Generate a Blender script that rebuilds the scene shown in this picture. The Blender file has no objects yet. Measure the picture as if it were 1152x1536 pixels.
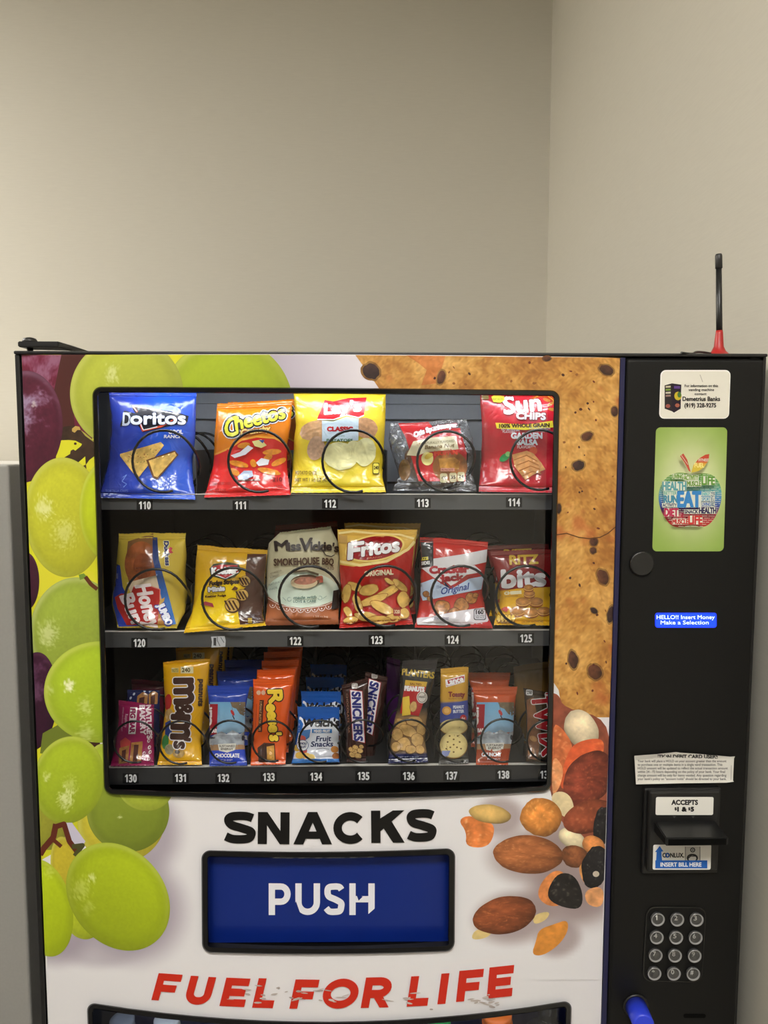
import bpy, bmesh, math, random
import numpy as np
from mathutils import Vector, Matrix, geometry

random.seed(7)
SC = bpy.context.scene
COL = SC.collection
FPX = 1154.0                       # focal length in pixels of the 1152 x 1536 frame
HALF = 0.4445                      # half the width of the vending machine (metres)
TOPZ = 1.83                        # its height
CAM = np.array([-0.0315, -0.9241, 1.7222])

def cam_matrix(p, y, r):
    cy, sy, cp, sp, cr, sr = math.cos(y), math.sin(y), math.cos(p), math.sin(p), math.cos(r), math.sin(r)
    Rz = np.array([[cy, -sy, 0], [sy, cy, 0], [0, 0, 1]])
    Rx = np.array([[1, 0, 0], [0, cp, sp], [0, -sp, cp]])
    Ry = np.array([[cr, 0, sr], [0, 1, 0], [-sr, 0, cr]])
    return Rz @ Rx @ Ry
ROT = cam_matrix(0.08812, -0.0211, -0.00138)

# ------------------------------------------------------------------ camera
cd = bpy.data.cameras.new('camera')
cd.sensor_fit = 'VERTICAL'; cd.sensor_height = 36.0; cd.lens = FPX / 1536 * 36.0
cd.clip_start = 0.02
co = bpy.data.objects.new('camera', cd); COL.objects.link(co)
m = Matrix.Identity(4)
for i in range(3):
    m[i][0] = ROT[i, 0]; m[i][1] = ROT[i, 2]; m[i][2] = -ROT[i, 1]; m[i][3] = CAM[i]
co.matrix_world = m
SC.camera = co

# ------------------------------------------------------------------ light and exposure
vs = SC.view_settings
vs.view_transform = 'Standard'; vs.look = 'None'; vs.gamma = 1.0; vs.use_curve_mapping = False
vs.exposure = 0.0
SC.render.film_transparent = False
w = bpy.data.worlds.new('world'); SC.world = w; w.use_nodes = True
w.node_tree.nodes['Background'].inputs[0].default_value = (0.9, 0.88, 0.82, 1)
w.node_tree.nodes['Background'].inputs[1].default_value = 0.0
CEIL_LIGHT = 34.0                  # emission of the ceiling panels
TUBE_LIGHT = 22.0                  # emission of the lamp tube inside the snack window
TUBE2_LIGHT = 7.0                  # the one inside the drinks window
LAMP_COL = (1.0, 0.968, 0.922)
TUBE_COL = (0.88, 0.93, 1.0)
SC.cycles.max_bounces = 8; SC.cycles.transparent_max_bounces = 24
SC.cycles.diffuse_bounces = 4; SC.cycles.glossy_bounces = 4
SC.cycles.caustics_reflective = False; SC.cycles.caustics_refractive = False
SC.cycles.use_denoising = True
SC.cycles.sample_clamp_indirect = 3.0

# ------------------------------------------------------------------ helpers
def lin(c):
    a = np.asarray(c, float) / 255.0
    return np.where(a <= 0.04045, a / 12.92, ((a + 0.055) / 1.055) ** 2.4)

def ray(p):
    p = np.atleast_2d(np.asarray(p, float))
    d = np.stack([(p[:, 0] - 576) / FPX, np.ones(len(p)), -(p[:, 1] - 768) / FPX], 1)
    return d @ ROT.T

def at(p, Y):
    """points of the photograph laid onto the vertical plane(s) y = Y"""
    d = ray(p); t = (np.asarray(Y) - CAM[1]) / d[:, 1]
    return CAM + d * t[:, None]

def pt(x, y, Y):
    return at([(x, y)], Y)[0]

XSPLIT = float(pt(934, 900, -0.004)[0])
XC = (-HALF + XSPLIT) / 2; HW = (XSPLIT + HALF) / 2
BOW = 0.024
def bow(X):
    return -BOW * np.clip(1 - ((X - XC) / HW) ** 2, 0, 1)
def door_pt(p, off=0.0):
    Y = np.full(len(np.atleast_2d(p)), -0.01)
    for _ in range(5):
        q = at(p, Y); Y = bow(q[:, 0]) - off
    return at(p, Y)

def noise(x, y, seed=0, oct=4, f=1.0):
    """cheap smooth value noise, -1..1"""
    out = np.zeros_like(np.asarray(x, float)); amp = 1.0; tot = 0
    for o in range(oct):
        xs = np.asarray(x) * f * 2 ** o; ys = np.asarray(y) * f * 2 ** o
        xi = np.floor(xs); yi = np.floor(ys); fx = xs - xi; fy = ys - yi
        fx = fx * fx * (3 - 2 * fx); fy = fy * fy * (3 - 2 * fy)
        def h(a, b):
            v = np.sin(a * 127.1 + b * 311.7 + (seed + o * 7) * 74.7) * 43758.5453
            return (v - np.floor(v)) * 2 - 1
        out += amp * ((h(xi, yi) * (1 - fx) + h(xi + 1, yi) * fx) * (1 - fy) + (h(xi, yi + 1) * (1 - fx) + h(xi + 1, yi + 1) * fx) * fy)
        tot += amp; amp *= 0.5
    return out / tot

def link(name, me, mats=(), parent=None):
    o = bpy.data.objects.new(name, me); COL.objects.link(o)
    for mm in (mats if isinstance(mats, (list, tuple)) else [mats]):
        me.materials.append(mm)
    if parent is not None:
        o.parent = parent
        o.matrix_parent_inverse = Matrix.Translation(-world_loc(parent))
    return o

def world_loc(o):
    v = Vector(o.location)
    if o.parent is not None:
        v += world_loc(o.parent) + o.matrix_parent_inverse.to_translation()
    return v

def empty(name, loc, label=None, cat=None, group=None, parent=None):
    o = bpy.data.objects.new(name, None); COL.objects.link(o)
    o.empty_display_size = 0.05
    o.location = loc
    if parent is not None:
        o.parent = parent
        o.matrix_parent_inverse = Matrix.Translation(-world_loc(parent))
    tag(o, label, cat, group)
    return o

def tag(o, label=None, cat=None, group=None, kind=None):
    if label: o['label'] = label
    if cat: o['category'] = cat
    if group: o['group'] = group
    if kind: o['kind'] = kind
    return o

def mesh_from(verts, faces, smooth=False, cols=None):
    me = bpy.data.meshes.new('m')
    me.from_pydata([tuple(v) for v in verts], [], [tuple(f) for f in faces])
    if smooth:
        me.polygons.foreach_set('use_smooth', [True] * len(me.polygons))
    if cols is not None:
        a = me.color_attributes.new('Col', 'FLOAT_COLOR', 'POINT')
        c = np.ones((len(verts), 4), np.float32); c[:, :3] = cols
        a.data.foreach_set('color', c.ravel())
    me.update()
    return me

class MB:
    """collects simple solids into one mesh"""
    def __init__(s): s.bm = bmesh.new()
    def box(s, a, b, bev=0.0, seg=2):
        a = np.minimum(a, b), np.maximum(a, b)
        r = bmesh.ops.create_cube(s.bm, size=1.0)
        c = (a[0] + a[1]) / 2; d = a[1] - a[0]
        for v in r['verts']:
            v.co = Vector((c[0] + v.co.x * d[0], c[1] + v.co.y * d[1], c[2] + v.co.z * d[2]))
        if bev > 0:
            es = list({e for v in r['verts'] for e in v.link_edges})
            bmesh.ops.bevel(s.bm, geom=es, offset=bev, segments=seg, affect='EDGES', profile=0.5)
        return s
    def tube(s, pts, r, n=10, cap=True, closed=False):
        pts = [Vector(p) for p in pts]; N = len(pts)
        rr = r if isinstance(r, (list, tuple)) else [r] * N
        rings = []; up = None
        for i, p in enumerate(pts):
            if closed: t = (pts[(i + 1) % N] - pts[i - 1])
            else: t = pts[min(i + 1, N - 1)] - pts[max(i - 1, 0)]
            t.normalize()
            if up is None:
                up = t.orthogonal().normalized()
            up = (up - t * up.dot(t)).normalized(); sd = t.cross(up)
            rings.append([s.bm.verts.new(p + (up * math.cos(k * 2 * math.pi / n) + sd * math.sin(k * 2 * math.pi / n)) * rr[i]) for k in range(n)])
        for i in range(N if closed else N - 1):
            A, B = rings[i], rings[(i + 1) % N]
            for k in range(n):
                f = s.bm.faces.new((A[k], A[(k + 1) % n], B[(k + 1) % n], B[k])); f.smooth = True
        if cap and not closed:
            s.bm.faces.new(list(reversed(rings[0]))); s.bm.faces.new(rings[-1])
        return s
    def lathe(s, prof, o, axis='Z', n=28):
        """prof: list of (radius, height)"""
        rings = []
        for r, h in prof:
            ring = []
            for k in range(n):
                a = 2 * math.pi * k / n
                c = (r * math.cos(a), r * math.sin(a))
                v = {'Z': (c[0], c[1], h), 'Y': (c[0], h, -c[1]), 'X': (h, c[0], c[1])}[axis]
                ring.append(s.bm.verts.new(Vector(o) + Vector(v)))
            rings.append(ring)
        for A, B in zip(rings, rings[1:]):
            for k in range(n):
                f = s.bm.faces.new((A[k], A[(k + 1) % n], B[(k + 1) % n], B[k])); f.smooth = True
        s.bm.faces.new(list(reversed(rings[0]))); s.bm.faces.new(rings[-1])
        return s
    def prism(s, pts, vec):
        """extrude a planar polygon (3D points) by vec"""
        vec = Vector(vec)
        A = [s.bm.verts.new(Vector(p)) for p in pts]; B = [s.bm.verts.new(Vector(p) + vec) for p in pts]
        n = len(pts)
        s.bm.faces.new(A); s.bm.faces.new(list(reversed(B)))
        for k in range(n):
            s.bm.faces.new((A[k], B[k], B[(k + 1) % n], A[(k + 1) % n]))
        return s
    def build(s, name, mat, parent=None, bev=0.0):
        bmesh.ops.recalc_face_normals(s.bm, faces=s.bm.faces)
        if bev:
            bmesh.ops.bevel(s.bm, geom=[e for e in s.bm.edges if e.calc_face_angle(0) > 0.6], offset=bev, segments=2, affect='EDGES')
        me = bpy.data.meshes.new(name); s.bm.to_mesh(me); s.bm.free()
        return link(name, me, mat, parent)

# ------------------------------------------------------------------ materials
def mat(name, col, rough=0.5, metal=0.0, spec=0.5, bump=0.0, bscale=200.0, emit=None, estr=0.0, coat=0.0):
    mm = bpy.data.materials.new(name); mm.use_nodes = True
    nt = mm.node_tree; b = nt.nodes['Principled BSDF']
    c = lin(col)
    tc = nt.nodes.new('ShaderNodeTexCoord'); nz = nt.nodes.new('ShaderNodeTexNoise')
    nz.inputs['Scale'].default_value = bscale; nz.inputs['Detail'].default_value = 3
    nt.links.new(tc.outputs['Object'], nz.inputs['Vector'])
    mx = nt.nodes.new('ShaderNodeMixRGB'); mx.inputs[1].default_value = (*(c * 0.94), 1); mx.inputs[2].default_value = (*np.minimum(c * 1.06, 1), 1)
    nt.links.new(nz.outputs['Fac'], mx.inputs[0]); nt.links.new(mx.outputs[0], b.inputs['Base Color'])
    b.inputs['Roughness'].default_value = rough; b.inputs['Metallic'].default_value = metal
    b.inputs['Specular IOR Level'].default_value = spec
    b.inputs['Coat Weight'].default_value = coat; b.inputs['Coat Roughness'].default_value = 0.08
    if bump:
        bp = nt.nodes.new('ShaderNodeBump'); bp.inputs['Strength'].default_value = bump; bp.inputs['Distance'].default_value = 0.002
        nt.links.new(nz.outputs['Fac'], bp.inputs['Height']); nt.links.new(bp.outputs['Normal'], b.inputs['Normal'])
    if emit is not None:
        b.inputs['Emission Color'].default_value = (*emit, 1); b.inputs['Emission Strength'].default_value = estr
    return mm

def print_mat(name, rough, bump, bscale, spec=0.5, coat=0.0, metal=0.0, emit=0.0):
    """printed film or vinyl: the printed colours sit in the Col attribute, crinkles come from noise"""
    mm = bpy.data.materials.new(name); mm.use_nodes = True
    nt = mm.node_tree; b = nt.nodes['Principled BSDF']
    a = nt.nodes.new('ShaderNodeAttribute'); a.attribute_name = 'Col'
    nt.links.new(a.outputs['Color'], b.inputs['Base Color'])
    b.inputs['Roughness'].default_value = rough; b.inputs['Specular IOR Level'].default_value = spec
    b.inputs['Coat Weight'].default_value = coat; b.inputs['Coat Roughness'].default_value = 0.12
    b.inputs['Metallic'].default_value = metal
    if emit:
        nt.links.new(a.outputs['Color'], b.inputs['Emission Color']); b.inputs['Emission Strength'].default_value = emit
    if bump:
        tc = nt.nodes.new('ShaderNodeTexCoord'); nz = nt.nodes.new('ShaderNodeTexNoise')
        nz.inputs['Scale'].default_value = bscale; nz.inputs['Detail'].default_value = 2; nz.inputs['Distortion'].default_value = 1.2
        nt.links.new(tc.outputs['Object'], nz.inputs['Vector'])
        bp = nt.nodes.new('ShaderNodeBump'); bp.inputs['Strength'].default_value = bump; bp.inputs['Distance'].default_value = 0.004
        nt.links.new(nz.outputs['Fac'], bp.inputs['Height']); nt.links.new(bp.outputs['Normal'], b.inputs['Normal'])
        nt.links.new(bp.outputs['Normal'], b.inputs['Coat Normal'])
    return mm

def clear_mat(name, tint, gloss, rough=0.05, noise_amt=0.0, scale=60.0):
    """thin clear pane or film: passes light, mirrors a little at every angle, more when grazing"""
    mm = bpy.data.materials.new(name); mm.use_nodes = True
    nt = mm.node_tree; nt.nodes.remove(nt.nodes['Principled BSDF'])
    out = nt.nodes['Material Output']
    tr = nt.nodes.new('ShaderNodeBsdfTransparent'); tr.inputs[0].default_value = (*tint, 1)
    gl = nt.nodes.new('ShaderNodeBsdfGlossy'); gl.inputs['Roughness'].default_value = rough
    mx = nt.nodes.new('ShaderNodeMixShader')
    lw = nt.nodes.new('ShaderNodeLayerWeight'); lw.inputs[0].default_value = 0.5      # facing: the same from both sides of the pane
    pw = nt.nodes.new('ShaderNodeMath'); pw.operation = 'POWER'; pw.inputs[1].default_value = 4.0
    nt.links.new(lw.outputs['Facing'], pw.inputs[0])
    mu = nt.nodes.new('ShaderNodeMath'); mu.operation = 'MULTIPLY_ADD'; mu.inputs[1].default_value = 0.8; mu.inputs[2].default_value = 0.042 * gloss
    nt.links.new(pw.outputs[0], mu.inputs[0])
    last = mu.outputs[0]
    if noise_amt:
        tc = nt.nodes.new('ShaderNodeTexCoord'); nz = nt.nodes.new('ShaderNodeTexNoise'); nz.inputs['Scale'].default_value = scale
        nz.inputs['Detail'].default_value = 4; nz.inputs['Distortion'].default_value = 2.0
        nt.links.new(tc.outputs['Object'], nz.inputs['Vector'])
        rp = nt.nodes.new('ShaderNodeValToRGB'); rp.color_ramp.elements[0].position = 0.5; rp.color_ramp.elements[1].position = 0.72
        nt.links.new(nz.outputs['Fac'], rp.inputs[0])
        ad = nt.nodes.new('ShaderNodeMath'); ad.operation = 'MULTIPLY_ADD'; ad.inputs[1].default_value = noise_amt
        nt.links.new(rp.outputs[0], ad.inputs[0]); nt.links.new(last, ad.inputs[2]); last = ad.outputs[0]
        bp = nt.nodes.new('ShaderNodeBump'); bp.inputs['Strength'].default_value = 0.8; bp.inputs['Distance'].default_value = 0.01
        nt.links.new(nz.outputs['Fac'], bp.inputs['Height']); nt.links.new(bp.outputs['Normal'], gl.inputs['Normal'])
        # glints of the crinkled film, painted as diffuse white patches
        df = nt.nodes.new('ShaderNodeBsdfDiffuse'); df.inputs[0].default_value = (0.86, 0.87, 0.9, 1)
        n2 = nt.nodes.new('ShaderNodeTexNoise'); n2.inputs['Scale'].default_value = scale * 0.8; n2.inputs['Detail'].default_value = 5; n2.inputs['Distortion'].default_value = 3.0
        nt.links.new(tc.outputs['Object'], n2.inputs['Vector'])
        r2 = nt.nodes.new('ShaderNodeValToRGB'); r2.color_ramp.elements[0].position = 0.53; r2.color_ramp.elements[1].position = 0.75
        nt.links.new(n2.outputs['Fac'], r2.inputs[0])
        m2 = nt.nodes.new('ShaderNodeMath'); m2.operation = 'MULTIPLY'; m2.inputs[1].default_value = noise_amt * 1.2
        nt.links.new(r2.outputs[0], m2.inputs[0])
        mx2 = nt.nodes.new('ShaderNodeMixShader')
        nt.links.new(m2.outputs[0], mx2.inputs[0]); nt.links.new(tr.outputs[0], mx2.inputs[1]); nt.links.new(df.outputs[0], mx2.inputs[2])
        tr = mx2
    nt.links.new(last, mx.inputs[0]); nt.links.new(tr.outputs[0], mx.inputs[1]); nt.links.new(gl.outputs[0], mx.inputs[2])
    nt.links.new(mx.outputs[0], out.inputs[0])
    return mm

def glow_mat(name, col, strength):
    mm = bpy.data.materials.new(name); mm.use_nodes = True
    nt = mm.node_tree; nt.nodes.remove(nt.nodes['Principled BSDF'])
    e = nt.nodes.new('ShaderNodeEmission'); e.inputs[0].default_value = (*col, 1); e.inputs[1].default_value = strength
    nt.links.new(e.outputs[0], nt.nodes['Material Output'].inputs[0])
    return mm

def wall_mat(name, col):
    """vinyl wall covering with a faint horizontal weave"""
    mm = bpy.data.materials.new(name); mm.use_nodes = True
    nt = mm.node_tree; b = nt.nodes['Principled BSDF']; b.inputs['Roughness'].default_value = 0.75
    b.inputs['Specular IOR Level'].default_value = 0.25
    c = lin(col)
    tc = nt.nodes.new('ShaderNodeTexCoord'); mp = nt.nodes.new('ShaderNodeMapping'); mp.inputs['Scale'].default_value = (25, 25, 420)
    nz = nt.nodes.new('ShaderNodeTexNoise'); nz.inputs['Scale'].default_value = 1.0; nz.inputs['Detail'].default_value = 4
    nt.links.new(tc.outputs['Object'], mp.inputs[0]); nt.links.new(mp.outputs[0], nz.inputs['Vector'])
    mx = nt.nodes.new('ShaderNodeMixRGB'); mx.inputs[1].default_value = (*(c * 0.95), 1); mx.inputs[2].default_value = (*(c * 1.05), 1)
    nt.links.new(nz.outputs['Fac'], mx.inputs[0]); nt.links.new(mx.outputs[0], b.inputs['Base Color'])
    bp = nt.nodes.new('ShaderNodeBump'); bp.inputs['Strength'].default_value = 0.15; bp.inputs['Distance'].default_value = 0.001
    nt.links.new(nz.outputs['Fac'], bp.inputs['Height']); nt.links.new(bp.outputs['Normal'], b.inputs['Normal'])
    return mm

M = {}
M['film'] = print_mat('wrapper_film', 0.24, 0.34, 48.0, spec=0.5, coat=0.5)
M['matte_film'] = print_mat('matte_wrapper_film', 0.42, 0.15, 45.0, spec=0.4)
M['vinyl'] = print_mat('printed_vinyl', 0.45, 0.0, 1, spec=0.35)
M['sticker'] = print_mat('sticker_paper', 0.5, 0.0, 1, spec=0.3)
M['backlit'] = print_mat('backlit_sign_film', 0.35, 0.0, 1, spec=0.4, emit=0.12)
M['clear_film'] = clear_mat('clear_wrapper', (0.97, 0.97, 0.98), 2.2, 0.16, 0.5, 70.0)
M['dark_clear'] = clear_mat('clear_dark_wrapper', (0.55, 0.53, 0.5), 1.4, 0.12, 0.16, 70.0)
M['glass'] = clear_mat('window_glass', (0.90, 0.91, 0.91), 1.4, 0.0)
M['black'] = mat('black_powder_coat', (30, 29, 28), 0.42, bump=0.12, bscale=900)
M['panel_black'] = mat('satin_black_panel', (19, 19, 18), 0.5, spec=.22, bump=0.06, bscale=1200)
M['gloss_black'] = mat('gloss_black_plastic', (14, 14, 15), 0.16)
M['soft_black'] = mat('black_plastic', (22, 22, 22), 0.38)
M['inner'] = mat('dark_inner_lining', (52, 52, 54), 0.45)
M['inner_lit'] = mat('lit_inner_sheet', (205, 209, 216), 0.45)
M['tray'] = mat('dark_tray_steel', (48, 48, 49), 0.4)
M['strip'] = mat('grey_price_strip', (74, 75, 77), 0.38)
M['wire'] = mat('black_coated_wire', (14, 14, 15), 0.22)
M['void'] = mat('black_slot', (4, 4, 4), 0.7, spec=.1)
M['navy'] = mat('navy_gasket', (18, 20, 62), 0.35)
M['push_blue'] = print_mat('push_flap_plastic', 0.3, 0.0, 1, spec=0.4)
M['lens'] = clear_mat('clear_key_dome', (0.9, 0.9, 0.9), 2.5, 0.05)
M['key'] = mat('grey_key_cap', (62, 62, 62), 0.25, coat=0.8)
M['red'] = mat('red_plastic', (168, 34, 32), 0.4)
M['blue'] = mat('blue_plastic', (42, 62, 205), 0.35)
M['wall'] = wall_mat('beige_wall_covering', (208, 203, 189))
M['grey_metal'] = mat('pale_grey_paint', (168, 166, 160), 0.5)
M['grey_side'] = mat('grey_side_paint', (214, 211, 204), 0.5)

# ------------------------------------------------------------------ printed artwork
_glyph = {}
def glyphs(body):
    """outline of a string in the built-in typeface: 2D vertices, triangles, boundary edges"""
    if body in _glyph: return _glyph[body]
    cu = bpy.data.curves.new('t', 'FONT'); cu.body = body; cu.size = 1.0; cu.resolution_u = 3
    o = bpy.data.objects.new('t', cu); COL.objects.link(o)
    dg = bpy.context.evaluated_depsgraph_get(); dg.update()
    ev = o.evaluated_get(dg); me = ev.to_mesh()
    bm = bmesh.new(); bm.from_mesh(me); ev.to_mesh_clear()
    bmesh.ops.remove_doubles(bm, verts=bm.verts, dist=1e-5)
    bmesh.ops.triangulate(bm, faces=bm.faces)
    bm.verts.index_update()
    V = np.array([v.co[:2] for v in bm.verts]).reshape(-1, 2)
    T = [tuple(v.index for v in f.verts) for f in bm.faces]
    E = [(e.verts[0].index, e.verts[1].index) for e in bm.edges if len(e.link_faces) == 1]
    bm.free(); bpy.data.objects.remove(o); bpy.data.curves.remove(cu)
    _glyph[body] = (V, T, E)
    return _glyph[body]
CAPH = None

class Art:
    """flat shapes in photograph pixels, each on its own printed layer; later laid onto a surface"""
    def __init__(s):
        s.P = []; s.L = []; s.C = []; s.F = []; s.n = 0; s.layer = 1
    def add(s, P, F, col, layer=None, spread=0.0):
        P = np.asarray(P, float)
        if len(P) == 0: return s
        if layer is None:
            s.layer += 1; layer = s.layer
        c = col(P[:, 0], P[:, 1]) if callable(col) else np.tile(np.asarray(col, float), (len(P), 1))
        for f in F:
            a = 0.0
            for i in range(len(f)):
                x0, y0 = P[f[i]]; x1, y1 = P[f[(i + 1) % len(f)]]; a += x0 * y1 - x1 * y0
            s.F.append(tuple(i + s.n for i in (f if a < 0 else f[::-1])))
        Lv = np.full(len(P), float(layer))
        if spread:                                            # overlapping strokes of one shape never share a plane
            for i, f in enumerate(F): Lv[list(f)] = np.maximum(Lv[list(f)], layer + spread * ((i * 5) % 16) / 16) if len(F) > 1 else layer
        s.P.append(P); s.L.append(Lv); s.C.append(lin(np.clip(c, 0, 255))); s.n += len(P)
        return s
    def poly(s, pts, col, step=None, layer=None):
        pts = [Vector((p[0], p[1], 0)) for p in pts]
        if step is None:
            tris = geometry.tessellate_polygon([pts])
            return s.add([(p.x, p.y) for p in pts], tris, col, layer)
        bm = bmesh.new()
        vs = [bm.verts.new(p) for p in pts]
        for t in geometry.tessellate_polygon([pts]):
            try: bm.faces.new([vs[i] for i in t])
            except ValueError: pass
        for ax in (0, 1):
            lo = min(p[ax] for p in pts); hi = max(p[ax] for p in pts)
            k = lo + step
            while k < hi - 1e-3:
                n = Vector((1, 0, 0)) if ax == 0 else Vector((0, 1, 0))
                bmesh.ops.bisect_plane(bm, geom=bm.faces[:] + bm.edges[:] + bm.verts[:], plane_co=n * k, plane_no=n)
                k += step
        bm.verts.index_update()
        P = [(v.co.x, v.co.y) for v in bm.verts]; F = [[v.index for v in f.verts] for f in bm.faces]
        bm.free()
        return s.add(P, F, col, layer)
    def rect(s, x0, y0, x1, y1, col, step=None, layer=None):
        return s.poly([(x0, y0), (x1, y0), (x1, y1), (x0, y1)], col, step, layer)
    def rrect(s, x0, y0, x1, y1, r, col, step=None, skew=0.0, layer=None):
        p = []
        for cx, cy, a0 in ((x1 - r, y0 + r, -90), (x1 - r, y1 - r, 0), (x0 + r, y1 - r, 90), (x0 + r, y0 + r, 180)):
            for k in range(6):
                a = math.radians(a0 + 18 * k); p.append((cx + r * math.cos(a), cy + r * math.sin(a)))
        p = [(x + skew * (y - y0), y) for x, y in p]
        return s.poly(p, col, step, layer)
    def ell(s, cx, cy, rx, ry, col, rot=0.0, rings=None, seg=None, wob=0.0, seed=0, pw=2.0, clip=None, layer=None):
        """col: colour or function of (a, b, x, y) with a, b in the ellipse's own unit frame"""
        big = max(rx, ry)
        seg = seg or int(np.clip(big * 2.2, 10, 120)); rings = rings or (1 if not callable(col) else int(np.clip(big / 2.2, 3, 40)))
        if callable(col) is False and big > 14: rings = max(rings, int(big / 6))
        t = np.linspace(0, 2 * math.pi, seg, endpoint=False)
        k = np.abs(np.cos(t)) ** pw + np.abs(np.sin(t)) ** pw
        rad = k ** (-1 / pw)
        if wob:
            rad = rad * (1 + wob * noise(np.cos(t) * 1.7 + 9, np.sin(t) * 1.7 + 5, seed, 3))
        A = [0.0]; B = [0.0]
        for r in range(1, rings + 1):
            A += list(r / rings * np.cos(t) * rad); B += list(r / rings * np.sin(t) * rad)
        A = np.array(A); B = np.array(B)
        c, sn = math.cos(math.radians(rot)), math.sin(math.radians(rot))
        X = cx + A * rx * c - B * ry * sn; Y = cy + A * rx * sn + B * ry * c
        F = [(0, 1 + k, 1 + (k + 1) % seg) for k in range(seg)]
        for r in range(rings - 1):
            o = 1 + r * seg
            F += [(o + k, o + (k + 1) % seg, o + seg + (k + 1) % seg, o + seg + k) for k in range(seg)]
        if clip:
            x0, y0, x1, y1 = clip
            X = np.clip(X, x0, x1); Y = np.clip(Y, y0, y1)
        f = (lambda x, y: col(A, B, x, y)) if callable(col) else col
        return s.add(np.stack([X, Y], 1), F, f, layer)
    def line(s, pts, w, col, closed=False, layer=None):
        pts = np.asarray(pts, float); n = len(pts)
        P = []; F = []
        for i in range(n if closed else n - 1):
            a, b = pts[i], pts[(i + 1) % n]; d = b - a; L = np.hypot(*d) + 1e-9; nn = np.array([-d[1], d[0]]) / L * w / 2
            k = len(P); P += [a + nn, b + nn, b - nn, a - nn]; F.append((k, k + 1, k + 2, k + 3))
        for i in range(0 if closed else 1, n if closed else n - 1):
            k = len(P); P += [pts[i] + w / 2 * np.array([math.cos(j * math.pi / 4), math.sin(j * math.pi / 4)]) for j in range(8)]
            F.append(tuple(range(k, k + 8)))
        return s.add(P, F, col, layer, .8)
    def text(s, body, x, y, w, h, col, rot=0.0, shear=0.0, grow=0.0, out=None, outw=0.0, arc=0.0, taper=0.0, layer=None, out2=None, out2w=0.0):
        """baseline starts at (x, y); w: full width (None: natural), h: capital height, all in pixels; rot turns clockwise"""
        V, T, E = glyphs(body)
        H = glyphs('H')[0]; ch = H[:, 1].max()
        x0, x1 = V[:, 0].min(), V[:, 0].max()
        sy = h / ch; sx = sy if w is None else w / (x1 - x0)
        P = np.stack([(V[:, 0] - x0) * sx, V[:, 1] * sy], 1)
        W = (x1 - x0) * sx
        if taper: P[:, 1] *= 1 + taper * (P[:, 0] / W - 0.5)
        if arc: P[:, 1] += arc * (1 - (2 * P[:, 0] / W - 1) ** 2)
        P[:, 0] += shear * P[:, 1]
        c, sn = math.cos(math.radians(rot)), math.sin(math.radians(rot))
        Q = np.stack([x + P[:, 0] * c + P[:, 1] * sn, y + P[:, 0] * sn - P[:, 1] * c], 1)
        def fat(g, colour, lay):
            PP = [q for q in Q]; FF = [tuple(t) for t in T]
            if g > 0:
                for i, j in E:
                    a, b = Q[i], Q[j]; d = b - a; L = np.hypot(*d)
                    if L < 1e-6: continue
                    nn = np.array([-d[1], d[0]]) / L * g
                    k = len(PP); PP += [a + nn, b + nn, b - nn, a - nn]; FF.append((k, k + 1, k + 2, k + 3))
                for i in {i for e in E for i in e}:
                    k = len(PP); PP += [Q[i] + g * np.array([math.cos(j * math.pi / 3), math.sin(j * math.pi / 3)]) for j in range(6)]
                    FF.append(tuple(range(k, k + 6)))
            if g > 0:
                s.layer += 1
                L0 = s.layer if lay is None else lay
                s.add(PP[:len(Q)], FF[:len(T)], colour, L0 + .85)
                off = len(Q)
                s.add(PP[off:], [tuple(i - off for i in f) for f in FF[len(T):]], colour, L0, .8)
            else:
                s.add(PP, FF, colour, lay)
        if out2 is not None: fat(grow + out2w, out2, layer)
        if out is not None: fat(grow + outw, out, layer)
        fat(grow, col, layer)
        return s
    def arrays(s):
        if not s.P: return np.zeros((0, 2)), np.zeros(0), np.zeros((0, 3)), []
        return np.concatenate(s.P), np.concatenate(s.L), np.concatenate(s.C), s.F
    def refine(s, maxlen):
        """split long edges so that the shapes can follow a curved surface"""
        P, L, C, F = s.arrays()
        if not len(P): return s
        T = [(f[0], f[k], f[k + 1]) for f in F for k in range(1, len(f) - 1)]
        T = np.array(T, int); D = np.concatenate([P, L[:, None], C], 1)
        for _ in range(40):
            e = np.stack([np.hypot(*(D[T[:, (k + 1) % 3], :2] - D[T[:, k], :2]).T) for k in range(3)], 1)
            k = e.argmax(1); bad = e.max(1) > maxlen
            if not bad.any(): break
            tb, kb = T[bad], k[bad]; r = np.arange(len(tb))
            a_, b_, c_ = tb[r, kb], tb[r, (kb + 1) % 3], tb[r, (kb + 2) % 3]
            key = np.stack([np.minimum(a_, b_), np.maximum(a_, b_)], 1)
            uq, iv = np.unique(key, axis=0, return_inverse=True); iv = iv.ravel()
            mid = len(D) + iv; D = np.concatenate([D, (D[uq[:, 0]] + D[uq[:, 1]]) / 2])
            T = np.concatenate([T[~bad], np.stack([a_, mid, c_], 1), np.stack([mid, b_, c_], 1)])
        s.P = [D[:, :2]]; s.L = [D[:, 2]]; s.C = [D[:, 3:]]; s.F = [tuple(t) for t in T]; s.n = len(D)
        return s

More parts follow.
